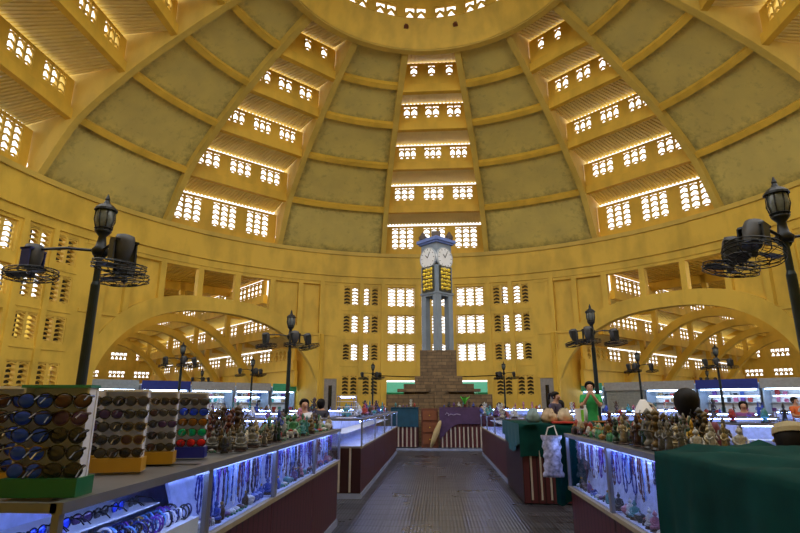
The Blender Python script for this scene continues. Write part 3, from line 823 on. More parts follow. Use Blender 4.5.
# green clothed table at the near end of the right block
rt = empty('table', (1.44, 9.77, 0), 0, 'wide table under dark green cloth in front of the vendor in green', 'table')
mb = MB(); mb.box((1.6, 1.1, .62), (3.2, 2.2, 1.2)); mb.build('base_cabinet', M_BROWN, rt)
for k in range(9):
    mb = MB(); mb.box((.14+.16*k+(.0 if k < 3 else .6), -.012, .5), (.03, .015, .85)); mb.build('cream_slat', M_SLAT, rt)
def pf(u, v):
    x = 1.40+u*3.3; s = v*3.0
    w = .02*sin(x*14)+.012*sin(x*31+1)
    if s < .62+.1*sin(x*3): s0 = .62+.1*sin(x*3); return (x, 9.72-w*1.4*(1-s/s0), 1.27+.0-(s0-s)*1.0+.03)
    return (x, 9.74+(s-.62)*.82, 1.30+.01*sin(x*9+s*7))
c = cloth_sheet('tablecloth', M_TEAL, None, pf, 60, 40)
tag(c, 'dark green cloth over the table in front of the vendor in the green shirt', 'cloth')
def pf(u, v):
    y = 9.72+u*2.35; s = v*.5; w = .018*sin(y*13)
    return (1.405+w*v-.01, y, 1.305-s*(.8+.25*sin(y*2.5)))
c = cloth_sheet('tablecloth', mat('blue_green_side_cloth', (.004, .075, .10), .8), None, pf, 30, 10)
tag(c, 'blue-green cloth hanging down the aisle side of the green clothed table', 'cloth')

# big dark green cloth in the right foreground
def pf(u, v):
    y = .95+u*2.81; s = v*1.75
    f = .035*sin(y*9+v*2)+.02*sin(y*21+v)
    if s < .95: return (XR-.045+f*(1-s/.95)*1.2-.03*(1-s/.95), y, .40+s)
    q = s-.95
    return (XR-.02+q*.8, y+.0, 1.352+.02*min(1, q*6)+.03*max(0, min(1, (q-.35)*3))+.016*sin(y*8+q*11)+.009*sin(q*23+y*7))
c = cloth_sheet('cloth', M_TEAL, None, pf, 60, 50)
tag(c, 'large dark green cloth draped over the near end of the right counter', 'cloth')

# green cloth and patterned bag at the far end of the right counter
def pf(u, v):
    x = XR-.14+u*.34; return (x, 6.47+.012*sin(x*50), 1.3-v*(.72+.03*sin(u*9)))
c = cloth_sheet('cloth', M_TEAL, None, pf, 20, 16); tag(c, 'green cloth strip at far end of right counter behind the patterned bag', 'cloth')
rt = empty('shopping_bag', (1.27, 6.36, .86), 0, 'silvery patterned plastic bag hanging at the far end of the right counter', 'bag')
mb = MB()
v = []; n = 14
for i in range(n+1):
    z = i/n*.44; w = .115-.02*sin(i/n*pi)+.01*sin(i*2); d = .035+.02*sin(i/n*pi)
    v.append((w, z, d))
for (w, z, d) in v:
    for k in range(16):
        an = 2*pi*k/16; mb.v.append(((w+.003*sin(k*3+z*30))*cos(an), d*sin(an)+.004*sin(z*40+k), z))
for i in range(n):
    for k in range(16):
        k2 = (k+1) % 16; mb.f.append((i*16+k, i*16+k2, i*16+16+k2, i*16+16+k))
mb.f.append(tuple(range(16))[::-1]); mb.build('bag_body', mat('patterned_silver_film', (.34, .35, .42), .3, .2, .75, 22), rt, True)
mb = MB(); mb.tube([(-.06, 0, .43), (-.03, 0, .52), (.05, .05, .54), (.07, 0, .43)], .008); mb.build('bag_handle', M_WHITE, rt)

# central stalls in front of the tower
Yc = 20.35
rt = empty('stall_table', (-1.1, Yc, .062), 0, 'left stall table before the tower with blue-green cloth over pale slats', 'table')
mb = MB(); mb.box((-.1, .45, .72), (.98, .9, 1.36)); mb.build('base_cabinet', M_BROWN, rt)
for k in range(6):
    mb = MB(); mb.box((-.48+.155*k, -.012, .4), (.05, .02, .72)); mb.build('pale_slat', M_SLAT, rt)
mb = MB(); mb.box((-.1, .43, 1.42), (1.02, .98, .03)); mb.box((-.1, -.035, 1.08), (1.02, .02, .68)); mb.build('cloth_cover', M_TEALB, rt)
rt = empty('stall_table', (.8, Yc, .062), 0, 'right stall table before the tower with purple cloth cut in a curve over pale slats', 'table')
mb = MB(); mb.box((.25, .45, .72), (1.9, .9, 1.36)); mb.build('base_cabinet', M_BROWN, rt)
for k in range(12):
    mb = MB(); mb.box((-.62+.155*k, -.012, .38), (.045, .02, .72)); mb.build('pale_slat', M_SLAT, rt)
mb = MB(); n = 20; poly = [(-.72, 1.4)]+[(-.72, .3)]+[(-.7+.95*i/n, .30+.55*sin(pi/2*min(1, i/n*1.3))) for i in range(1, n+1)]+[(.78, .85), (.78, 1.4)]
mb.prism(poly[::-1], lambda u, v: (u, -.06, v), lambda u, v: (u, -.035, v)); mb.box((.03, .43, 1.42), (1.5, .98, .03)); mb.build('cloth_cover', M_PURPLE, rt)
mb = MB(); mb.tube([(-.5, -.068, 1.18), (-.45, -.068, 1.24), (-.38, -.068, 1.2), (-.4, -.068, 1.14), (-.3, -.068, 1.2), (-.2, -.068, 1.16), (-.1, -.068, 1.2), (.05, -.068, 1.17)], .011, 5)
mb.build('pale_scrawl', mat('pale_chalk', (.35, .3, .45), .8), rt)
rt = empty('wooden_cupboard', (-.28, Yc+.15, .062), 0, 'orange-brown wooden cupboard in the gap between the two tables before the tower', 'cupboard')
mb = MB(); mb.box((-.0, .35, .7), (.62, .7, 1.38)); mb.build('body', M_WOODP, rt)
for k in range(3):
    mb = MB(); mb.box((0, -.02, .3+.42*k), (.52, .03, .34)); d_ = mb.build('drawer', mat('darker_cupboard_wood', (.17, .05, .015), .5), rt)
    mb = MB(); mb.ball((0, -.05, .3+.42*k), .022, 8, 5); mb.build('knob', M_GOLD, d_)
mb = MB(); 
mb.lathe([(.03, 0), (.09, .25), (.11, .6), (.07, .9), (.03, 1.0)], 10, (0, 0, 0)); o = mb.build('grain_sack', mat('beige_sacking', (.38, .29, .14), .9), None, True)
o.location = (-.25, Yc-.16, .1); o.rotation_euler = (0, .38, 0); tag(o, 'beige sack leaning between the two tables before the tower', 'sack')
mb = MB(); mb.box((.15, Yc+.3, .03), (4.0, 1.0, .06)); o = mb.build('platform', mat('blue_grey_plinth', (.20, .23, .34)), None); tag(o, 'low blue-grey plinth under the stalls before the tower', 'platform')

# ------------------------------------------------------------------ kiosks under the arches
def kiosk(P, s, t, w, fas, label, top=3.25, shutter=False, glow=True):
    x, y, _ = P(s, t, 0); x0, y0, _ = P(s+1, t, 0)
    rz = atan2(y0-y, x0-x)-pi/2      # local +y points deeper into the arm
    rt = empty('kiosk', (x, y, 0), rz, label, 'market stall', 'kiosks under the arches')
    mb = MB(); mb.box((0, 1.6, 1.45), (w, .08, 2.9)); mb.build('back_wall', M_WHITE if not shutter else M_GREYD, rt)
    for q in (-1, 1):
        mb = MB(); mb.box((q*(w/2-.03), .8, 1.45), (.05, 1.6, 2.9)); mb.build('side_wall', mat('pale_blue_board', (.30, .38, .50), .6), rt)
    mb = MB(); mb.box((0, .75, top-.3), (w, 1.9, .06)); mb.build('roof', M_WHITE, rt)
    mb = MB(); mb.box((0, -.2, top-.35), (w, .06, .62)); mb.build('fascia', fas, rt)
    if shutter:
        mb = MB()
        for k in range(22): mb.box((0, .0, .15+.125*k), (w-.1, .03, .11))
        mb.build('roller_shutter', mat('grey_shutter', (.32, .35, .36), .5, .1), rt)
    else:
        for z in (1.7, 2.15):
            mb = MB(); mb.box((0, 1.4, z), (w-.12, .35, .03)); mb.build('shelf', M_WHITE, rt)
        if glow:
            mb = MB(); mb.tube([(-w/2+.2, .0, top-.72), (w/2-.2, .0, top-.72)], .05, 6); mb.build('tube_light', M_LEDW, rt)
            mb = MB(); mb.tube([(-w/2+.3, 1.15, 2.1), (w/2-.3, 1.15, 2.1)], .03, 6); mb.build('tube_light', M_LEDW, rt)
        mb = MB(); mb.box((0, .1, .5), (w-.1, .5, 1.0)); mb.build('counter', M_BROWN, rt)
    return rt
F_PALE = mat('pale_blue_fascia', (.30, .37, .46), .5); F_BLUE = mat('blue_fascia', (.01, .03, .30), .5); F_WHITE = mat('off_white_fascia', (.36, .38, .42), .5); F_GREEN = mat('green_fascia', (.05, .42, .28), .5)
KL = []
for i, (t, w, f, nm) in enumerate(((-6.3, 3.6, F_PALE, 'pale blue'), (-2.6, 3.4, F_BLUE, 'dark blue'), (.9, 3.4, F_WHITE, 'off-white'), (4.2, 3.0, F_WHITE, 'white'))):
    KL.append(kiosk(PL, 25.2, t, w, f, 'brightly lit kiosk with %s fascia under the left arch' % nm))
KL.append(kiosk(PL, 25.2, 7.0, 2.2, F_GREEN, 'narrow kiosk with green sign at the right foot of the left arch'))
for i, (t, w, f, nm, sh) in enumerate(((-6.4, 3.6, F_WHITE, 'silver', False), (-2.6, 3.8, F_BLUE, 'dark blue', False), (1.2, 3.6, F_WHITE, 'white', False), (4.6, 3.1, F_WHITE, 'grey', True))):
    KL.append(kiosk(PRT, 25.2, t, w, f, ('closed kiosk with grey roller shutter, left part of the right arch' if sh else 'brightly lit kiosk with %s fascia under the right arch' % nm), shutter=sh))
KL.append(kiosk(PRT, 25.2, 7.3, 1.9, F_GREEN, 'narrow kiosk with green sign at the left foot of the right arch'))
KG = [('white', (.5, .52, .55)), ('blue', (.03, .08, .35)), ('pink', (.4, .1, .2)), ('black', (.02, .02, .03)), ('red', (.35, .03, .03)), ('teal', (.03, .25, .25)), ('purple', (.12, .04, .25)), ('tan', (.3, .2, .1))]
pb = MB(); pb.box((0, 0, .11), (.26, .2, .22)); pb.box((0, 0, .232), (.28, .22, .03)); pb = pb.build('storage_box', mat('box_white', KG[0][1], .6)); pb.material_slots[0].link = 'OBJECT'; fb = True
for ki, kq in enumerate(KL):
    if 'shutter' in kq['label']: continue
    bpy.context.view_layer.update(); wk = 2.6 if 'green' not in kq['label'] else 1.5
    for lv, (yy, zz) in enumerate(((.1, 1.0), (1.38, 1.716), (1.38, 2.166))):
        nb = 7 if wk > 2 else 4
        for k in range(nb):
            if rnd.random() < .15: continue
            o = pb if fb else pb.copy()
            if not fb: col.objects.link(o)
            fb = False
            nm, c = rnd.choice(KG); o.material_slots[0].link = 'OBJECT'; o.material_slots[0].material = mat('box_'+nm, c, .6)
            s_ = rnd.uniform(.7, 1.1); o.scale = (s_, .8, rnd.uniform(.6, 1.5)); 
            v_ = kq.matrix_world @ Vector((-wk/2+wk*k/(nb-1), yy, zz)); o.location = v_; o.rotation_euler = (0, 0, kq.rotation_euler[2])
            o['label'] = '%s goods box, %s of %s, %s from left' % (nm, ['counter', 'lower shelf', 'upper shelf'][lv], ('%s kiosk under the %s arch' % (ordw(ki % 5), 'left' if ki < 5 else 'right')), ordw(k)); o['category'] = 'box'; o['group'] = 'goods boxes in the arch kiosks'
# rear rows closing the arms at ground level
for P_, nm in ((PL, 'left'), (PRT, 'right')):
    for k in range(4):
        kiosk(P_, 34, -6+4*k, 3.6, F_PALE, 'kiosk deep inside the %s hall, %s from its near side' % (nm, ORD[k]))

# ------------------------------------------------------------------ lit cases across the hall
ISL = []
for (x, y, rz, L, w) in [(-6.6, 9.6, .0, 2.4, 'left'), (-9.4, 12.4, .1, 2.6, 'left'), (-6.2, 13.6, 0, 2.6, 'left'), (-5.2, 18.6, 0, 2.6, 'left'), (-9.0, 19.0, .1, 2.8, 'left'), (-13.2, 18, .3, 2.8, 'left'), (-14.5, 23, .4, 3, 'left'), (-9.5, 26, .2, 3, 'left'), (-5.6, 26, 0, 3, 'left'), (-17.5, 27, .5, 3, 'left'), (-11.5, 30.5, .4, 3, 'left'), (-4.0, 31, 0, 3, 'left'),
                       (6.0, 9.2, 0, 2.4, 'right'), (9.1, 12.0, -.1, 2.6, 'right'), (6.6, 13.4, 0, 2.6, 'right'), (5.6, 18.4, 0, 2.6, 'right'), (9.3, 18.6, -.1, 2.8, 'right'), (13.0, 17.2, -.3, 2.8, 'right'), (14.6, 22, -.4, 3, 'right'), (9.8, 25.5, -.2, 3, 'right'), (6, 26, 0, 3, 'right'), (17.6, 26, -.5, 3, 'right'), (12, 30, -.4, 3, 'right'), (4.4, 31, 0, 3, 'right'), (8.6, 8.4, -.3, 2.4, 'right')]:
    ISL.append((x, y, rz, L, w))
cnt = {'left': 0, 'right': 0}
for (x, y, rz, L, w) in ISL:
    o = case('display_case', (x, y, 0), rz, L, .7, .8, 1.32, 'lit glass case across the hall on the %s, %s from the camera' % (w, ORD[cnt[w]]), 'lit cases across the hall', shelf=True)
    cnt[w] += 1

# ------------------------------------------------------------------ figurine prototypes
def figo(name, parts):
    rt = empty(name, (0, 0, 0))
    for (pn, mb, m, sm) in parts:
        o = mb.build(pn, m, rt, sm)
        o.material_slots[0].link = 'OBJECT'; o.material_slots[0].material = m
    return rt
COLS = {'dark brown': (.06, .025, .012), 'reddish brown': (.15, .032, .02), 'grey stone': (.17, .17, .15), 'pale gold': (.50, .42, .24), 'gold': (.55, .33, .04), 'cloudy white': (.62, .62, .58), 'dark green': (.015, .06, .035), 'jade green': (.05, .28, .12), 'black': (.015, .015, .018),
        'bronze': (.16, .11, .045), 'red': (.40, .03, .02), 'amber': (.42, .2, .03), 'turquoise': (.05, .28, .3), 'cream': (.5, .43, .3), 'purple': (.13, .04, .2), 'blue': (.03, .08, .45), 'pink': (.5, .16, .22)}
COLS = {k: tuple(x*.62 for x in v) for k, v in COLS.items()}
def fm(c):
    shiny = c in ('gold', 'pale gold', 'bronze'); return mat('figurine_'+c.replace(' ', '_'), COLS[c], .28 if not shiny else .32, .55 if shiny else 0, .45, 55, bump=.25)
def seated():
    a = MB(); a.lathe([(.055, .03), (.062, .045), (.05, .06), (.034, .085), (.037, .11), (.034, .125), (.014, .138), (.013, .144)], 14, (0, 0, 0), 1, .75)
    a.ball((0, -.004, .162), (.02, .021, .024), 12, 8); a.ball((0, .002, .187), (.009, .009, .012), 8, 5)
    for s in (-1, 1):
        a.tube([(s*.037, 0, .12), (s*.05, -.005, .09), (s*.035, -.035, .068), (0, -.042, .065)], [.011, .011, .009, .008], 8)
        a.tube([(s*.02, 0, .045), (s*.058, -.025, .045), (s*.0, -.045, .045)], [.02, .017, .011], 8)
        a.ball((s*.021, 0, .16), (.004, .005, .01), 6, 4)
    a.ball((0, -.026, .16), (.004, .005, .006), 6, 4)
    b = MB(); b.lathe([(.058, 0), (.062, .01), (.052, .018), (.06, .03), (.055, .034)], 16, (0, 0, 0), 1, .8)
    return [('figure', a, fm('gold'), True), ('pedestal', b, fm('dark brown'), False)]
def standing():
    a = MB(); a.lathe([(.03, .02), (.028, .06), (.022, .10), (.026, .13), (.03, .15), (.012, .163), (.011, .17)], 12, (0, 0, 0), 1, .7)
    a.ball((0, -.002, .186), (.016, .017, .021), 10, 7); a.lathe([(.017, .195), (.014, .205), (.01, .222), (.003, .24)], 10)
    for s in (-1, 1): a.tube([(s*.03, 0, .148), (s*.04, 0, .12), (s*.034, -.024, .105), (s*.012, -.034, .125)], [.009, .009, .007, .006], 7)
    a.ball((0, -.02, .184), (.003, .004, .005), 6, 4)
    b = MB(); b.lathe([(.042, 0), (.042, .008), (.034, .014), (.036, .022)], 12)
    return [('figure', a, fm('pale gold'), True), ('pedestal', b, fm('dark brown'), False)]
def headbust():
    a = MB(); a.lathe([(.03, .02), (.022, .035), (.02, .045), (.034, .055), (.042, .08), (.04, .105), (.032, .12), (.034, .128), (.02, .15), (.006, .17)], 14, (0, 0, 0), 1, 1)
    for s in (-1, 1): a.ball((s*.042, 0, .078), (.006, .008, .022), 6, 5); a.ball((s*.015, -.038, .09), (.008, .004, .004), 6, 4)
    a.ball((0, -.043, .078), (.006, .008, .012), 6, 4); a.ball((0, -.04, .062), (.012, .005, .004), 6, 4)
    b = MB(); b.box((0, 0, .01), (.07, .06, .022))
    return [('head', a, fm('grey stone'), True), ('pedestal', b, fm('black'), False)]
def elephant():
    a = MB(); a.ball((0, 0, .06), (.05, .033, .034), 12, 8); a.ball((.05, 0, .078), (.025, .022, .025), 10, 6)
    a.tube([(.068, 0, .075), (.085, 0, .05), (.082, 0, .02), (.092, 0, .012)], [.012, .009, .007, .005], 7)
    for x in (-.028, .028):
        for y in (-.018, .018): a.tube([(x, y, .045), (x, y, 0)], [.013, .012], 8)
    for s in (-1, 1): a.ball((.042, s*.026, .076), (.016, .005, .02), 8, 5); a.tube([(.066, s*.01, .062), (.086, s*.013, .056)], [.004, .0015], 5)
    b = MB(); b.box((0, 0, .088), (.05, .05, .012)); b.ball((0, 0, .098), (.016, .014, .01), 8, 5)
    return [('body', a, fm('grey stone'), True), ('saddle', b, fm('red'), False)]
def bottle():
    a = MB(); a.lathe([(.022, 0), (.026, .01), (.027, .06), (.02, .08), (.009, .092), (.009, .105)], 14)
    b = MB(); b.lathe([(.011, .103), (.012, .118), (.006, .122)], 10)
    return [('body', a, fm('jade green'), True), ('stopper', b, fm('gold'), False)]
def bowl():
    a = MB(); a.lathe([(.02, 0), (.022, .006), (.04, .025), (.048, .05), (.045, .05), (.036, .028), (.012, .012)], 16)
    b = MB(); b.lathe([(.047, .05), (.04, .06), (.015, .072), (.006, .074), (.008, .085), (.002, .09)], 14)
    return [('body', a, fm('cloudy white'), True), ('lid', b, fm('cloudy white'), True)]
def turtle():
    a = MB(); a.ball((0, 0, .022), (.045, .034, .024), 12, 6)
    b = MB(); b.ball((.05, 0, .02), (.014, .011, .011), 8, 5)
    for x in (-.03, .028):
        for s in (-1, 1): b.ball((x, s*.034, .008), (.014, .01, .008), 6, 4)
    return [('shell', a, fm('dark green'), True), ('limbs', b, fm('jade green'), True)]
def carving():
    a = MB(); pr = []
    for i in range(14):
        z = .02+.24*i/13; pr.append((.036+.012*sin(i*1.7)-.018*(i/13), z))
    pr.append((.004, .275)); a.lathe(pr, 12, (0, 0, 0), 1, .8)
    a.ball((0, -.012, .215), (.022, .02, .026), 10, 6)
    for s in (-1, 1): a.tube([(s*.03, 0, .17), (s*.05, -.01, .13), (s*.02, -.035, .12)], [.011, .010, .008], 7); a.tube([(s*.03, 0, .2), (s*.055, 0, .235), (s*.045, 0, .262)], [.008, .006, .004], 6)
    b = MB(); b.lathe([(.045, 0), (.047, .01), (.04, .022)], 12)
    return [('figure', a, fm('dark brown'), True), ('pedestal', b, fm('black'), False)]
PROTO = {}
for nm, fn in (('seated_figurine', seated), ('standing_figurine', standing), ('carved_head', headbust), ('elephant_figurine', elephant), ('small_bottle', bottle), ('lidded_bowl', bowl), ('turtle_figurine', turtle), ('tall_carving', carving)):
    PROTO[nm] = figo(nm, fn())
reg(None)
USED = set()
LBN = {'seated_figurine': ('seated figurine', 'figurine'), 'standing_figurine': ('standing figurine', 'figurine'), 'carved_head': ('carved head', 'carving'), 'elephant_figurine': ('elephant figurine', 'figurine'), 'small_bottle': ('small bottle', 'bottle'), 'lidded_bowl': ('lidded bowl', 'bowl'), 'turtle_figurine': ('turtle figurine', 'figurine'), 'tall_carving': ('tall carving', 'carving')}
def put(kind, x, y, z, sc, colr, where, group, rz=None):
    p = PROTO[kind]
    if kind not in USED: o = p; USED.add(kind)
    else: o = dup(p)
    o.location = (x, y, z); o.scale = (sc,)*3; o.rotation_euler = (0, 0, rnd.uniform(-.6, .6) if rz is None else rz)
    ch = [c for c in bpy.data.objects if False] if False else o.children
    for c in o.children:
        if c.name.split('.')[0] in ('figure', 'head', 'body', 'shell', 'lid'): c.material_slots[0].material = fm(colr)
    o['label'] = '%s %s, %s' % (colr, LBN[kind][0], where); o['category'] = LBN[kind][1]; o['group'] = group
    return o
def spot(grid, x, y, r):
    for (a, b, q) in grid:
        if (a-x)**2+(b-y)**2 < (q+r)**2: return False
    grid.append((x, y, r)); return True
RAD = {'seated_figurine': .066, 'standing_figurine': .044, 'carved_head': .05, 'elephant_figurine': .092, 'small_bottle': .029, 'lidded_bowl': .05, 'turtle_figurine': .06, 'tall_carving': .06}
# right counter: a tight front row behind the cloth, then rows running away
G = 'small statues on the right counter'
grid = []
def where_side(y, y0, y1, names):
    k = int((y-y0)/(y1-y0)*len(names)); return names[max(0, min(len(names)-1, k))]
n_row = {}
def nth(key):
    n_row[key] = n_row.get(key, -1)+1; return ordw(n_row[key])
TOPR = HTR+.021; TOPL = HTL+.021
for j, (yy, kinds, sc) in enumerate(((3.85, ['standing_figurine', 'standing_figurine', 'seated_figurine'], .92), (3.97, ['standing_figurine', 'seated_figurine'], .95), (4.10, ['tall_carving', 'seated_figurine', 'standing_figurine'], 1.0), (4.24, ['tall_carving', 'seated_figurine', 'standing_figurine'], 1.1))):
    x = 1.50; i = 0
    while x < 2.0:
        kd = kinds[i % len(kinds)]; s = sc*rnd.uniform(.88, 1.1); r = RAD[kd]*s
        if x+r*2 > 2.07: break
        cl = rnd.choice([['pale gold', 'cloudy white', 'grey stone', 'cloudy white', 'pale gold'], ['gold', 'pale gold', 'cloudy white', 'grey stone'], ['grey stone', 'bronze', 'dark green', 'cloudy white'], ['black', 'dark green', 'reddish brown', 'grey stone']][j])
        put(kd, x+r, yy, TOPR, s, cl, '%s row behind the big green cloth, %s from aisle' % (ORD[j], ORD[i]), G)
        grid.append((x+r, yy, r)); x += 2*r+.004; i += 1
lst = []
tries = 0
while len(lst) < 165 and tries < 14000:
    tries += 1
    x = rnd.uniform(1.50, 2.03); y = rnd.uniform(4.33, 6.36)
    if y < 4.9: kd = rnd.choice(['seated_figurine', 'standing_figurine', 'tall_carving', 'carved_head', 'standing_figurine']); s = rnd.uniform(.75, 1.05)
    else: kd = rnd.choice(['turtle_figurine', 'small_bottle', 'lidded_bowl', 'elephant_figurine', 'seated_figurine', 'carved_head', 'small_bottle']); s = rnd.uniform(.6, .95)
    if x > 1.85 and rnd.random() < .4: kd = 'tall_carving'; s = rnd.uniform(.8, 1.0)
    if spot(grid, x, y, RAD[kd]*s+.002): lst.append((y, x, kd, s))
lst.sort()
for k, (y, x, kd, s) in enumerate(lst):
    if y < 4.9: c = rnd.choice(['grey stone', 'bronze', 'pale gold', 'dark brown', 'black', 'grey stone', 'cloudy white', 'dark green'])
    else: c = rnd.choice(['grey stone', 'cream', 'dark green', 'bronze', 'red', 'cloudy white', 'dark brown', 'jade green', 'amber', 'black'])
    if y > 5.9: c = rnd.choice(['red', 'reddish brown', 'cream', 'black', 'red'])
    if kd == 'small_bottle' and 4.8 < y < 5.6: c = 'jade green'
    side = 'aisle edge' if x < 1.65 else 'middle' if x < 1.85 else 'back edge'
    wh = 'right counter %s' % side
    sec = where_side(y, 4.05, 6.36, ['beyond statue rows', 'halfway along', 'by patterned bag'])
    key = (c, kd, side, sec); put(kd, x, y, TOPR, s, c, '%s, %s, %s of its kind' % (wh, sec, nth(key)), G)
# left counter
G = 'small statues and curios on the left counter'
grid = []; lst = []; tries = 0
for i, (y, x) in enumerate([(4.35, -2.02), (4.5, -1.9), (4.62, -2.04), (4.75, -1.93), (4.9, -2.04), (5.02, -1.92), (5.15, -2.03), (5.3, -1.95), (5.42, -2.05), (5.6, -2.02)]):
    s = rnd.uniform(.95, 1.25); grid.append((x, y, .06*s))
    put('tall_carving', x, y, TOPL, s, rnd.choice(['reddish brown', 'dark brown', 'reddish brown']), 'back of left counter beyond the sunglasses, %s from camera' % ORD[i], G)
while len(lst) < 165 and tries < 14000:
    tries += 1
    x = rnd.uniform(-2.05, -1.50); y = rnd.uniform(4.02, 7.9)
    if y < 5.6: kd = rnd.choice(['seated_figurine', 'standing_figurine', 'turtle_figurine', 'carved_head', 'elephant_figurine']); s = rnd.uniform(.6, .95)
    else: kd = rnd.choice(['turtle_figurine', 'small_bottle', 'lidded_bowl', 'elephant_figurine', 'seated_figurine', 'standing_figurine']); s = rnd.uniform(.8, 1.3)
    if spot(grid, x, y, RAD[kd]*s+.002): lst.append((y, x, kd, s))
lst.sort()
for k, (y, x, kd, s) in enumerate(lst):
    if y < 5.6: c = rnd.choice(['grey stone', 'grey stone', 'bronze', 'pale gold', 'dark green', 'cream', 'black'])
    else: c = rnd.choice(['cloudy white', 'red', 'jade green', 'pink', 'turquoise', 'cream', 'bronze', 'blue', 'dark brown'])
    side = 'aisle edge' if x < -1.85 else 'middle'
    side = 'back edge' if x < -1.87 else 'middle' if x < -1.68 else 'aisle edge'
    sec = where_side(y, 4.02, 7.9, ['near sunglasses', 'halfway along', 'at the far end'])
    key = (c, kd, side, sec); put(kd, x, y, TOPL, s, c, 'left counter %s, %s, %s of its kind' % (side, sec, nth(key)), G)

# goods on the distant cases and inside them
G = 'goods on the distant lit cases'
small = ['seated_figurine', 'standing_figurine', 'small_bottle', 'lidded_bowl', 'carved_head', 'tall_carving']
def island_goods(cx, cy, rz, L, top, where, n=7, sc=1.6):
    for k in range(n):
        u = -L/2+.15+(L-.3)*k/(n-1); v = rnd.uniform(.15, .5)
        x = cx+u*cos(rz)-v*sin(rz); y = cy+u*sin(rz)+v*cos(rz)
        kd = rnd.choice(small); c = rnd.choice(['cloudy white', 'blue', 'cloudy white', 'pink', 'dark brown', 'black', 'turquoise', 'red', 'purple'])
        put(kd, x, y, top, min(sc, (L-.3)/(n-1)/2.1/RAD[kd])*rnd.uniform(.8, 1), c, '%s, %s from its left' % (where, ORD[k]), G)
c2 = {'left': 0, 'right': 0}
for (x, y, rz, L, w) in ISL:
    island_goods(x, y, rz, L, 1.331, '%s %s lit case across the hall' % (ORD[c2[w]], w)); c2[w] += 1
island_goods(-1.5, 11.6, pi/2, 1.3, 1.361, 'on first left case beyond the aisle', 5, 1.5)
for i in range(1, 4): island_goods(-1.5, 11.2+2.2*i, pi/2, 2.2, 1.361, '%s left case beyond the aisle' % ORD[i], 8, 1.5)
for i in range(3): island_goods(1.9, 13.2+2.2*i, pi/2, 2.2, 1.311, '%s right case beyond the table' % ORD[i], 8, 1.4)
island_goods(-3.1, 10.2, 0, 1.78, 1.361, 'on the case facing the aisle', 6, 1.5)
island_goods(-1.2, Yc+.1, 0, 1.0, 1.498, 'on the blue-green table', 6, 1.1)
island_goods(.82, Yc+.1, 0, 1.4, 1.498, 'on the purple table', 7, 1.1)

# hanging strands in the glass cases
def strand(h, w, m):
    mb = MB(); n = 26; pts = []
    for k in range(n):
        an = 2*pi*k/n; pts.append((w*sin(an)*(.5+.5*(1-cos(an))/2), 0, -h/2+h/2*cos(an)))
    mb.tube(pts, [.0035+.0035*(k % 2) for k in range(n)], 5, True)
    return mb.build('bead_strand', m, None)
SM = [('dark blue', (.01, .02, .2)), ('white', (.65, .7, .8)), ('black', (.01, .01, .02)), ('purple', (.12, .03, .3)), ('pale blue', (.25, .4, .8)), ('brown', (.12, .04, .03))]
sp = strand(.3, .035, mat('beads_dark_blue', SM[0][1], .3)); sp.material_slots[0].link = 'OBJECT'
first = [True]
def strands(xr, y0, y1, z, n, word, dirn, depth, grp):
    kk = {}
    for k in range(n):
        nm, c = rnd.choice(SM)
        o = sp if first[0] else sp.copy()
        if not first[0]: col.objects.link(o)
        first[0] = False
        o.material_slots[0].link = 'OBJECT'; o.material_slots[0].material = mat('beads_'+nm.replace(' ', '_'), c, .3)
        o.location = (xr+dirn*depth, y0+(y1-y0)*(k+.5)/n, z+rnd.uniform(-.005, .0)); o.rotation_euler = (0, 0, pi/2+rnd.uniform(-.5, .5)); o.scale = (rnd.uniform(.6, 1.1), 1, rnd.uniform(.45, 1.05))
        o['label'] = '%s bead strand in the %s, %s from near end' % (nm, word, ordw(k)); o['category'] = 'necklace'; o['group'] = grp
for i, (a, b) in enumerate(lefts[1:]): strands(XL, a+.06, b-.06, HTL-.06, 30, ['second', 'third', 'last'][i]+' left glass case', -1, .10, 'bead strands in the left cases')
for i, (a, b) in enumerate(rights): strands(XR, a+.06, b-.06, HTR-.06, 32, ['nearest', 'middle', 'last'][i]+' right glass case', 1, .10, 'bead strands in the right cases')
# items standing on the case floors
G = 'small goods inside the glass cases'
for side, X0, dr, units, fl, nm in (('left', XL, -1, lefts[1:], HBL, ['second', 'third', 'last']), ('right', XR, 1, rights, HBR, ['nearest', 'middle', 'last'])):
    for i, (a, b) in enumerate(units):
        for row, dep in ((0, .085),):
            for k in range(14):
                y = a+.09+(b-a-.18)*k/13; kd = rnd.choice(['turtle_figurine', 'lidded_bowl', 'seated_figurine', 'small_bottle', 'elephant_figurine'])
                c = rnd.choice(['cloudy white', 'blue', 'dark brown', 'turquoise', 'black', 'purple', 'cloudy white', 'pink'])
                put(kd, X0+dr*dep, y, fl+.021, min(.95, .048/RAD[kd]), c, 'on the floor of %s %s glass case, %s from near end' % (nm[i], side, ORD[k]), G)

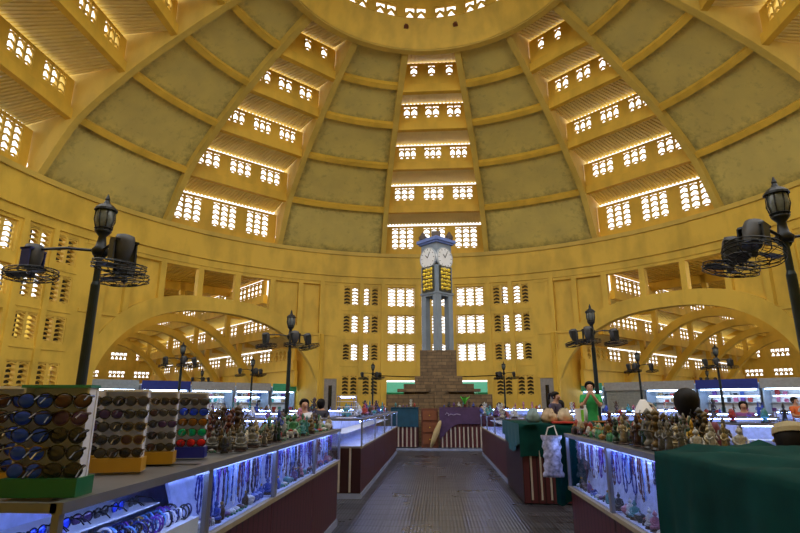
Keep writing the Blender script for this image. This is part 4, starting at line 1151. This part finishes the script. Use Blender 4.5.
# ------------------------------------------------------------------ sunglasses
def sunglasses():
    rt = empty('sunglasses')
    mb = MB()
    for s in (-1, 1):
        pts = [(s*.034+.031*cos(t)*(1+.1*sin(t)), 0, .026*sin(t)-.004) for t in [2*pi*k/18 for k in range(18)]]
        mb.tube(pts, .0034, 5, True)
    mb.tube([(-.008, 0, .008), (0, -.003, .012), (.008, 0, .008)], .0035, 5)
    mb.tube([(-.062, .001, .012), (-.07, .004, .013)], .005, 5); mb.tube([(.062, .001, .012), (.07, .004, .013)], .005, 5)
    f = mb.build('frame', M_BLACK, rt); 
    for s in (-1, 1):
        mb = MB(); mb.lathe([(.0305, 0), (.029, .0025), (.01, .005)], 18, (s*.034, 0, -.004), 1, .84, Matrix.Rotation(pi/2, 3, 'X')); l = mb.build('lens', mat('dark_lens', (.02, .018, .025), .06, .0, .3), rt, True)
        mb = MB(); mb.tube([(s*.07, .004, .013), (s*.076, -.03, .010), (s*.082, -.07, .004), (s*.083, -.095, -.014)], [.004, .003, .003, .0035], 5); mb.build('temple', M_BLACK, rt)
    for c in rt.children:
        c.material_slots[0].link = 'OBJECT'; c.material_slots[0].material = c.data.materials[0]
    return rt
SG = sunglasses(); reg(None); sgf = [True]
LENS = {'black': (.012, .012, .016), 'brown': (.05, .016, .012), 'mirrored blue': (.02, .07, .8), 'grey': (.03, .03, .035), 'amber': (.25, .10, .01), 'green': (.0, .38, .18), 'red': (.6, .02, .02), 'purple tinted': (.04, .015, .08)}
def put_sg(loc, rz, rx, lens, label, group, frame=None, sc=1.):
    o = SG if sgf[0] else dup(SG); sgf[0] = False
    o.location = loc; o.rotation_euler = (rx, 0, rz); o.scale = (sc,)*3
    for c in o.children:
        b = c.name.split('.')[0]
        if b == 'lens': c.material_slots[0].material = mat('lens_'+lens.replace(' ', '_'), LENS[lens], .07, .6 if lens in ('mirrored blue', 'green', 'red', 'amber') else 0, .2, 20)
        elif frame: c.material_slots[0].material = frame
    o['label'] = label; o['category'] = 'sunglasses'; o['group'] = group
# racks: x, y, rz(facing), width, base colour, rack label
BC = {'yellow': (.42, .22, .005), 'green': (.004, .12, .04), 'blue': (.005, .01, .22)}
racks = [(-1.90, 2.36, .28, .28, 'yellow', 'first'), (-1.575, 2.2, .1, .30, 'green', 'second'), (-1.74, 2.98, .3, .25, 'yellow', 'third'), (-1.74, 3.37, .3, .22, 'yellow', 'fourth'), (-1.72, 3.74, .28, .26, 'blue', 'fifth')]
FR = [M_BLACK, mat('brown_frame', (.05, .02, .012), .3), M_BLACK, mat('gold_frame', (.22, .15, .06), .3, .8), M_BLACK, M_BLACK]
for ri, (x, y, rz, w, bc, nm) in enumerate(racks):
    H = .42
    rt = empty('sunglasses_rack', (x, y, TOPL), rz, 'white sunglasses rack on a %s base, %s from the left' % (bc, nm), 'display rack', 'white sunglasses racks')
    mb = MB(); mb.box((0, 0, .035), (w, .13, .07)); mb.build('base', mat('rack_base_'+bc, BC[bc], .35), rt)
    mb = MB(); mb.box((0, .03, .07+(H-.07)/2), (w*.92, .012, H-.07))
    for s in (-1, 1): mb.box((s*w*.43, .0, .07+(H-.07)/2), (.01, .06, H-.07))
    mb.build('board', mat('white_rack_board', (.66, .70, .86), .35), rt)
    mb = MB(); mb.box((0, .0, H+.006), (w*.94, .08, .012)); mb.build('top_rail', mat('rack_top_green', (.02, .2, .14), .4) if ri == 1 else M_WHITE, rt)
    for t in range(5):
        for c_ in range(2):
            mb = MB(); lx = (-w/4 if c_ == 0 else w/4); lz = H-.06-t*.068
            mb.box((lx, .005, lz-.006), (.018, .05, .012)); mb.build('peg', M_WHITE, rt)
            wx = x+lx*cos(rz)+.038*sin(rz); wy = y+lx*sin(rz)-.038*cos(rz)
            ln_ = rnd.choice(['black', 'brown', 'black', 'black', 'brown', 'grey', 'purple tinted'])
            if ri == 0 and c_ == 1 or ri == 1 and c_ == 0: ln_ = 'mirrored blue'
            if ri == 4: ln_ = ['grey', 'mirrored blue', 'amber', 'green', 'red'][t]
            put_sg((wx, wy, TOPL+lz+.012), rz+rnd.uniform(-.12, .12), rnd.uniform(-.12, .12), ln_, '%s sunglasses, %s tier, %s column of %s white rack from the left' % (ln_, ORD[t], ['left', 'right'][c_], ORD[ri]), 'sunglasses on the white racks', rnd.choice(FR), (w*.47)/.125)
# second depth of racks behind (their backs close the gap)
for ri, (x, y, rz, w) in enumerate([(-2.03, 3.1, .35, .3), (-2.03, 3.6, .3, .28)]):
    rt = empty('sunglasses_rack', (x, y, TOPL), rz, 'white sunglasses rack standing behind the others, %s of the rear pair' % ['nearer', 'farther'][ri], 'display rack', 'white sunglasses racks')
    mb = MB(); mb.box((0, 0, .035), (w, .12, .07)); mb.build('base', mat('rack_base_yellow', BC['yellow'], .35), rt)
    mb = MB(); mb.box((0, .03, .25), (w*.92, .012, .36)); mb.build('board', mat('white_rack_board', (.66, .70, .86), .35), rt)
    for t in range(5):
        for c_ in range(2):
            lx = (-w/4 if c_ == 0 else w/4); lz = .36-t*.068
            mb = MB(); mb.box((lx, .005, lz-.006), (.018, .05, .012)); mb.build('peg', M_WHITE, rt)
            ln_ = rnd.choice(['black', 'brown', 'grey', 'purple tinted'])
            put_sg((x+lx*cos(rz)+.038*sin(rz), y+lx*sin(rz)-.038*cos(rz), TOPL+lz+.012), rz, 0, ln_, '%s sunglasses, %s tier, %s column of the %s rear rack' % (ln_, ORD[t], ['left', 'right'][c_], ['nearer', 'farther'][ri]), 'sunglasses on the rear racks', rnd.choice(FR), (w*.47)/.125)
# inside the nearest case: rows on shelf and floor
for row, (dep, z, n) in enumerate(((.38, HBL+.21+.03, 8), (.30, HBL+.05, 7))):
    for k in range(n):
        put_sg((XL-dep, 2.18+k*1.1/(n-1), z), pi/2+rnd.uniform(-.2, .2), 0, rnd.choice(['black', 'black', 'purple tinted', 'mirrored blue']), 'sunglasses %s of the nearest left glass case, %s from near end' % (['on the shelf', 'on the floor'][row], ORD[k]), 'sunglasses inside the nearest case', sc=1.0)
mb = MB(); n = 24; mb.tube([(.033*cos(2*pi*k/n), .033*sin(2*pi*k/n), 0) for k in range(n)], .0042, 6, True)
rs = MB(); rs.box((XL-.115, 2.93, HBL+.022+.06), (.19, .9, .12)); tag(rs.build('display_riser', M_WHITE), 'white riser under the bangles in the nearest left glass case', 'riser')
bg_ = mb.build('bangle', mat('bangle_white', (.7, .7, .75), .25)); bg_.data.materials[0] = mat('bangle_white', (.7, .7, .75), .25)
BCOL = {'white': (.6, .6, .65), 'gold': (.35, .22, .04), 'dark blue': (.01, .015, .12), 'violet': (.10, .02, .3), 'black': (.008, .008, .012), 'pale blue': (.1, .25, .55), 'jet black': (.004, .004, .006)}
k = 0
for iy in range(22):
    for ix in range(2):
        o = bg_ if k == 0 else bg_.copy()
        if k: col.objects.link(o)
        o.material_slots[0].link = 'OBJECT'; nm = rnd.choice(list(BCOL)); o.material_slots[0].material = mat('bangle_'+nm.replace(' ', '_'), BCOL[nm], .25)
        o.location = (XL-.07-.085*ix, 2.52+iy*.038, HBL+.145+.038); o.rotation_euler = (0, radians(90)+rnd.uniform(-.3, .3), radians(75)+rnd.uniform(-.35, .35)); o.scale = (rnd.uniform(.95, 1.35),)*3
        o['label'] = '%s bangle, %s row in the nearest left glass case, %s from near end' % (nm, ['front', 'rear'][ix], ordw(iy)); o['category'] = 'bangle'; o['group'] = 'bangles in the nearest left case'
        k += 1
for i, (y, c) in enumerate(((2.2, (.6, .6, .7)), (2.32, (.45, .5, .7)))):
    mb = MB(); mb.box((0, 0, .03), (.12, .07, .06)); o = mb.build('small_box', mat('pale_box_%d' % i, c, .5)); o.location = (XL-.5, y, HBL+.022)
    mb = MB(); mb.box((0, 0, .064), (.125, .075, .012)); mb.build('lid', M_WHITE, o)
    tag(o, 'pale small box in the nearest left glass case, %s one' % ['nearer', 'farther'][i], 'box')

# ------------------------------------------------------------------ other goods
def ob(name, mb, m, loc, label, cat, sm=False, rz=0, group=None):
    o = mb.build(name, m, None, sm); o.location = loc; o.rotation_euler = (0, 0, rz); return tag(o, label, cat, group)
for i, (x, y, s, c, nm) in enumerate([(1.98, 10.0, .85, (.42, .30, .17), 'beige'), (2.27, 10.08, .8, (.45, .36, .22), 'cream'), (1.70, 10.0, .75, (.16, .24, .24), 'pale green')]):
    mb = MB(); mb.lathe([(.11, 0), (.155, .03), (.16, .07), (.155, .11), (.12, .16), (.10, .19), (.06, .21), (.02, .22)], 22, (0, 0, 0), s, s*.8)
    for v in range(len(mb.v)):
        a = mb.v[v]; q_ = 1+.16*sin(v*2.9+i)+.1*sin(v*.7); mb.v[v] = (a[0]*q_, a[1]*q_, a[2]*(1+.2*sin(v*1.9)))
    ob('plastic_bag', mb, mat('bag_'+nm.replace(' ', '_'), c, .4), (x, y, 1.314), '%s plastic bag full of goods on the green clothed table' % nm, 'bag', True, 0, 'plastic bags on the green table')
rt = empty('carton', (2.52, 10.0, 1.312), .2, 'white and lime green carton standing on the green clothed table before the vendor', 'carton')
mb = MB(); mb.box((0, 0, .12), (.14, .09, .24)); mb.build('body', M_WHITE, rt)
mb = MB(); mb.box((.03, -.047, .12), (.05, .006, .2)); mb.build('green_stripe', mat('lime_print', (.2, .6, .05), .5), rt)
rt = empty('bottle', (2.70, 10.3, 1.312), 0, 'tall clear plastic bottle with white cap beside the vendor in green', 'bottle')
mb = MB(); mb.lathe([(.04, 0), (.042, .2), (.02, .26), (.018, .28)], 12); mb.build('body', mat('clear_plastic', (.55, .62, .66), .15), rt, True)
mb = MB(); mb.lathe([(.022, .278), (.022, .305)], 10); mb.build('cap', M_WHITE, rt)
mb = MB(); mb.box((0, 0, .012), (.4, .25, .024)); ob('magazine', mb, mat('red_magazine', (.5, .05, .04), .4), (2.2, 9.86, 1.312), 'red magazine lying flat on the green clothed table', 'magazine')
mb = MB(); mb.lathe([(.12, 0), (.14, .02), (.15, .03), (.12, .02)], 16); ob('tray', mb, mat('orange_tray', (.6, .22, .04), .4), (2.86, 9.95, 1.312), 'orange round tray on the green table in front of the vendor', 'tray', True)
for i in range(6):
    mb = MB(); mb.lathe([(.025, 0), (.032, .1), (.029, .1), (.022, .01)], 10); ob('drinking_glass', mb, mat('pale_tumbler', (.45, .5, .52), .1), (3.1+.1*(i % 3), 9.9+.12*(i//3), 1.312), 'clear drinking glass on the green table, %s in the %s row' % (ORD[i % 3], ['front', 'back'][i//3]), 'glass', True, 0, 'drinking glasses on the green table')
# white goose-neck lamp
rt = empty('desk_lamp', (2.0, 5.15, TOPR), .3, 'white goose-neck desk lamp with a cone shade among the statues on the right counter', 'lamp')
mb = MB(); mb.lathe([(.05, 0), (.05, .01), (.015, .02), (.012, .03)], 14); mb.build('base', M_WHITE, rt)
mb = MB(); mb.tube([(0, 0, .02), (.02, 0, .14), (0, 0, .25), (-.06, 0, .32), (-.12, 0, .33)], .009, 8); mb.build('neck', M_WHITE, rt)
mb = MB(); mb.lathe([(.02, .07), (.03, .06), (.085, -.04), (.09, -.05), (.08, -.045), (.02, .05)], 18, (-.15, 0, .29)); mb.build('lamp_shade', M_WHITE, rt, True)
# white domed basket
rt = empty('domed_tray', (1.72, 4.98, TOPR), 0, 'silvery domed heap of shells standing amid the statues on the right counter', 'tray')
bpy.data.objects.remove(rt)
# green plant by the tower
rt = empty('potted_plant', (1.05, Yc+.55, 1.498), 0, 'small bright green plant on the purple table before the tower', 'plant')
mb = MB(); mb.lathe([(.05, 0), (.07, .1), (.06, .1)], 10); mb.build('pot', mat('figurine_reddish_brown', (.15, .03, .02)), rt)
mb = MB()
for k in range(22):
    an = k*2.4; l = .22+.08*sin(k); c_, s_ = cos(an), sin(an); w = .035
    a = Vector((0, 0, .1)); b = Vector((c_*l*.4, s_*l*.4, .1+l*.8)); e = Vector((c_*l*.75, s_*l*.75, .1+l*1.05)); sd = Vector((-s_, c_, 0))*w
    mb.hexa([a-sd*.3, b-sd, b+sd, a+sd*.3, a-sd*.3+Vector((0, 0, .004)), b-sd+Vector((0, 0, .004)), b+sd+Vector((0, 0, .004)), a+sd*.3+Vector((0, 0, .004))])
    mb.hexa([b-sd, e-sd*.1, e+sd*.1, b+sd, b-sd+Vector((0, 0, .004)), e-sd*.1+Vector((0, 0, .004)), e+sd*.1+Vector((0, 0, .004)), b+sd+Vector((0, 0, .004))])
mb.build('leaves', mat('bright_leaf', (.08, .5, .04), .5), rt)
# acrylic shelf tower on left second block
rt = empty('acrylic_stand', (-1.75, 10.6, 1.359), 0, 'clear white tiered stand on the near case beyond the cross aisle', 'display stand')
for k in range(5):
    mb = MB(); mb.box((0, 0, .02+.1*k), (.34, .3, .012)); mb.build('tier', M_WHITE, rt)
mb = MB()
for x in (-.16, .16):
    for y in (-.14, .14): mb.box((x, y, .22), (.012, .012, .44))
mb.build('frame', M_ALU, rt)
mb = MB(); mb.tube([(-.14, .1, .4), (.14, .1, .4)], .008, 6); mb.build('led_strip', M_LED, rt)

# ------------------------------------------------------------------ people
def skin(name, pts, edges, rad, m, parent, sub=1):
    me = bpy.data.meshes.new(name); me.from_pydata(pts, edges, []); me.materials.append(m)
    o = bpy.data.objects.new(name, me); col.objects.link(o); o.parent = parent
    md = o.modifiers.new('skin', 'SKIN'); md.use_smooth_shade = True
    d = me.skin_vertices[0].data
    for i, r in enumerate(rad): d[i].radius = (r, r) if not isinstance(r, tuple) else r
    d[0].use_root = True
    sd = o.modifiers.new('sub', 'SUBSURF'); sd.levels = sub; sd.render_levels = sub
    return o
def person(x, y, z, H, face, shirt, pose, label, hair='long', cap=False, lower=(.03, .03, .05), bend=0.):
    rt = empty('person', (x, y, z), face, label, 'person')
    P, E, Rr = [], [], []
    def add(p, r, par=None):
        P.append(Vector(p)*H); Rr.append(r*H)
        if par is not None: E.append((par, len(P)-1))
        return len(P)-1
    def bd(p):   # forward bend of the upper body about the hips
        v = Vector(p)-Vector((0, 0, .55)); v = Matrix.Rotation(bend, 3, 'X') @ v; return tuple(v+Vector((0, 0, .55)))
    pel = add((0, 0, .53), .075); sp1 = add(bd((0, 0, .62)), .068, pel); ch = add(bd((0, .0, .73)), .078, sp1); up = add(bd((0, .0, .80)), .055, ch)
    nk = add(bd((0, -.005, .85)), .032, up); hb_ = add(bd((0, -.012, .885)), .045, nk); hm = add(bd((0, -.01, .93)), .058, hb_); ht_ = add(bd((0, -.002, .965)), .048, hm)
    nose = add(bd((0, -.078, .915)), .009, hm)
    SH = {}
    for s in (-1, 1):
        sh = add(bd((s*.10, 0, .80)), .036, up)
        if pose == 'face': el = bd((s*.11, -.10, .68)); wr = bd((s*.035, -.15, .81)); hd_ = bd((s*.015, -.13, .86)); fd = Vector((-s*.15, .05, .9))
        elif pose == 'front': el = bd((s*.13, -.03, .66)); wr = bd((s*.09, -.17, .66)); hd_ = bd((s*.075, -.215, .65)); fd = Vector((-s*.2, -1, -.25))
        else: el = bd((s*.135, .01, .64)); wr = bd((s*.14, -.02, .50)); hd_ = bd((s*.14, -.03, .455)); fd = Vector((0, -.15, -1))
        e1 = add(el, .026, sh); w1 = add(wr, .018, e1); h1 = add(hd_, .020, w1)
        fd.normalize(); hv = Vector(hd_); sd = fd.cross(Vector((1, 0, 0)) if abs(fd.x) < .5 else Vector((0, 1, 0))).normalized(); sd2 = Vector((s, 0, 0)) if abs(fd.x) < .5 else Vector((0, s, 0))
        sd2 = (sd2-fd*sd2.dot(fd)).normalized()
        for k in range(4):
            o_ = (k-1.5)*.0095; L = (.038, .046, .043, .034)[k]
            a = add(hv+fd*.012+sd2*o_, .0065, h1); b = add(hv+fd*(.012+L*.55)+sd2*o_*1.15, .0052, a); add(hv+fd*(.012+L)+sd2*o_*1.2+sd*(-.006), .0042, b)
        a = add(hv-sd2*.016+fd*.0, .0065, h1); add(hv-sd2*.03+fd*.02, .005, a)
        hp = add((s*.05, 0, .49), .055, pel); kn = add((s*.055, -.01, .28), .036, hp); an = add((s*.055, .005, .05), .022, kn); add((s*.06, -.07, .02), .018, an)
        SH[s] = (bd((s*.10, 0, .80)), el)
    skin('body', P, E, Rr, M_SKIN, rt)
    # shirt
    q = [Vector(v)*H for v in [(0, 0, .50), bd((0, 0, .62)), bd((0, 0, .73)), bd((0, 0, .805)), bd((0, 0, .83)), (0, 0, .44)]]; r = [.090, .080, .093, .068, .042, .088]; e = [(0, 1), (1, 2), (2, 3), (3, 4), (0, 5)]
    for s in (-1, 1):
        a, b = Vector(SH[s][0]), Vector(SH[s][1]); n0 = len(q); q += [a*H, (a+(b-a)*.75)*H]; r += [.047, .040]; e += [(3, n0), (n0, n0+1)]
    skin('shirt', q, e, [v*H for v in r], mat('shirt_%s' % '_'.join('%d' % (c*100) for c in shirt), shirt, .85, 0, .15, 12), rt)
    q = [Vector((0, 0, .53))*H]; r = [.086]; e = []
    for s in (-1, 1):
        n0 = len(q); q += [Vector((s*.05, 0, .48))*H, Vector((s*.055, -.01, .28))*H, Vector((s*.055, .005, .08))*H]; r += [.064, .048, .036]; e += [(0, n0), (n0, n0+1), (n0+1, n0+2)]
    skin('trousers', q, e, [v*H for v in r], mat('dark_trousers', lower, .85), rt)
    hc = Vector(bd((0, .006, .945)))*H; Mr = Matrix.Rotation(bend, 3, 'X')
    mb = MB(); n = 20; m_ = 12
    for i in range(m_+1):
        ph = pi*i/m_
        for k in range(n):
            th = 2*pi*k/n; v = Vector((.064*sin(ph)*cos(th), .070*sin(ph)*sin(th), .062*cos(ph)))
            # leave the face free: pull the front lower part back
            if v.y < -.01 and v.z < .018: v.y = -.012+.25*(v.y+.01); v.z = max(v.z, -.055); v.x *= 1.02
            if hair == 'long' and v.z < 0 and v.y > -.02: v.z *= 1.7
            mb.v.append(tuple(hc+Mr @ (v*H)))
    for i in range(m_):
        for k in range(n): k2 = (k+1) % n; mb.f.append((i*n+k, i*n+k2, i*n+n+k2, i*n+n+k))
    if hair == 'tail': mb.tube([tuple(hc+Mr @ (Vector(v)*H)) for v in ((0, .05, .02), (0, .095, .01), (0, .10, -.06), (0, .085, -.10))], [.02*H, .025*H, .02*H, .008*H], 8)
    mb.build('hair', M_HAIR, rt, True)
    for s in (-1, 1):
        mb = MB(); mb.ball(tuple(Vector(bd((s*.021, -.061, .932)))*H), (.008*H, .004*H, .0045*H), 8, 5); mb.build('eye', M_BLACK, rt)
        mb = MB(); mb.ball(tuple(Vector(bd((s*.056, .0, .925)))*H), (.006*H, .010*H, .016*H), 8, 5); mb.build('ear', M_SKIN, rt)
    mb = MB(); mb.ball(tuple(Vector(bd((0, -.057, .893)))*H), (.017*H, .004*H, .004*H), 8, 5); mb.build('mouth', mat('lips', (.25, .06, .05), .5), rt)
    if cap:
        mb = MB(); c0 = hc+Mr @ Vector((0, 0, .016*H)); mb.lathe([(.069*H, 0), (.068*H, .02*H), (.055*H, .042*H), (.02*H, .055*H)], 18, tuple(c0), 1, 1.08, Mr)
        mb.box(tuple(hc+Mr @ Vector((0, -.10*H, .018*H))), (.085*H, .07*H, .006*H), 0, bend); mb.build('cap', mat('beige_cap', (.38, .32, .18), .8), rt)
    return rt
mb = MB(); mb.box((0, 0, .2), (2.1, 1.0, .4)); o = mb.build('platform', M_WOODP); o.location = (3.4, 12.6, 0); tag(o, 'raised wooden platform behind the green clothed table, under the vendor in green', 'platform')
person(3.42, 12.5, .4, 1.72, -.25, (.02, .30, .07), 'face', 'woman in bright green shirt, hands at her chin, behind the green clothed table', 'tail')
person(2.62, 12.6, .4, 1.50, .9, (.05, .04, .07), 'front', 'person with dark tied hair and dark top bending over the bags on the green table', 'tail', bend=.1)
person(4.1, 11.6-.2+1.0, .4, 1.5-.0, 2.9, (.03, .03, .04), 'down', 'dark haired person seen from behind, right of the vendor in green', 'long') if False else None
person(2.95, 13.5, 0, 1.72, 3.0, (.02, .02, .025), 'down', 'person with long black hair seen from behind, left of the vendor in green', 'long')
person(2.37, 5.4, 0, 1.78, 2.75, (.16, .04, .07), 'down', 'person with thick black hair and maroon shirt, back turned, behind the right counter statues', 'long')
person(4.0, 9.2, 0, 1.72, -.9, (.12, .16, .3), 'front', 'person in a grey-blue top right of the white desk lamp', 'short')
person(3.3, 8.9, 0, 1.66, .6, (.22, .05, .06), 'front', 'person with dark brown hair left of the white desk lamp, face turned aside', 'long')
person(12.6, 20.3, 0, 1.85, .3, (.62, .13, .03), 'front', 'person in an orange shirt behind the bright cases at far right', 'short')
person(13.9, 19.6, 0, 1.72, -.2, (.10, .03, .12), 'front', 'person in dark purple standing right of the one in the orange shirt', 'long')
person(2.31, 3.74, 0, 1.53, 2.85, (.55, .09, .07), 'down', 'person in coral shirt and beige cap bending behind the big green cloth', 'long', True, bend=.3)
person(-2.95, 12.1, 0, 1.74, .5, (.6, .62, .66), 'front', 'person in a white top behind the far end of the left counter', 'short')
person(-3.1, 14.6, 0, 1.76, 2.8, (.03, .03, .05), 'down', 'dark haired person seen from behind beneath the grey door on the left', 'long')
person(-3.35, 4.75, 0, 1.70, .4, (.04, .04, .07), 'down', 'person in dark clothes behind the leftmost sunglasses rack, only the hair showing', 'short')
person(-5.35, 9.0, 0, 1.78, .4, (.06, .05, .12), 'down', 'person in navy right of the tall lamp post, behind the third sunglasses rack', 'short')
person(1.75, 21.76, 0, 1.60, .1, (.65, .05, .03), 'front', 'person in a red shirt behind the right end of the table before the tower', 'short')
person(2.35, 21.0, 0, 1.66, -.3, (.05, .05, .06), 'front', 'person in black right of the one in the red shirt near the tower', 'long')
person(-6.9, 11.6, 0, 1.7, .2, (.15, .2, .4), 'front', 'shopper in a blue top among the lit cases left of the tall lamp post', 'long')
person(8.0, 15.0, 0, 1.7, -.4, (.2, .06, .2), 'front', 'shopper in a plum top among the lit cases right of the maroon shirted person', 'long')
# ------------------------------------------------------------------ camera, sky, exposure
cam_d = bpy.data.cameras.new('camera'); cam = bpy.data.objects.new('camera', cam_d); col.objects.link(cam)
cam_d.sensor_width = 36; cam_d.lens = 533/800*36; cam_d.clip_start = .05; cam_d.clip_end = 400
pitch = math.atan(136.5/533); yaw = math.atan(37*cos(pitch)/533)
cam.location = (0, 0, EYE); cam.rotation_euler = (pi/2+pitch, 0, yaw)
S.camera = cam
W = bpy.data.worlds.new('sky'); S.world = W; W.use_nodes = True
nt = W.node_tree; bg = nt.nodes['Background']; bg.inputs[0].default_value = (1, .97, .93, 1); bg.inputs[1].default_value = 2.15
S.view_settings.view_transform = 'Standard'; S.view_settings.look = 'None'; S.view_settings.gamma = 1; S.view_settings.use_curve_mapping = False
S.view_settings.exposure = 0
S.cycles.max_bounces = 12; S.cycles.diffuse_bounces = 8; S.cycles.transparent_max_bounces = 16
S.cycles.use_denoising = True
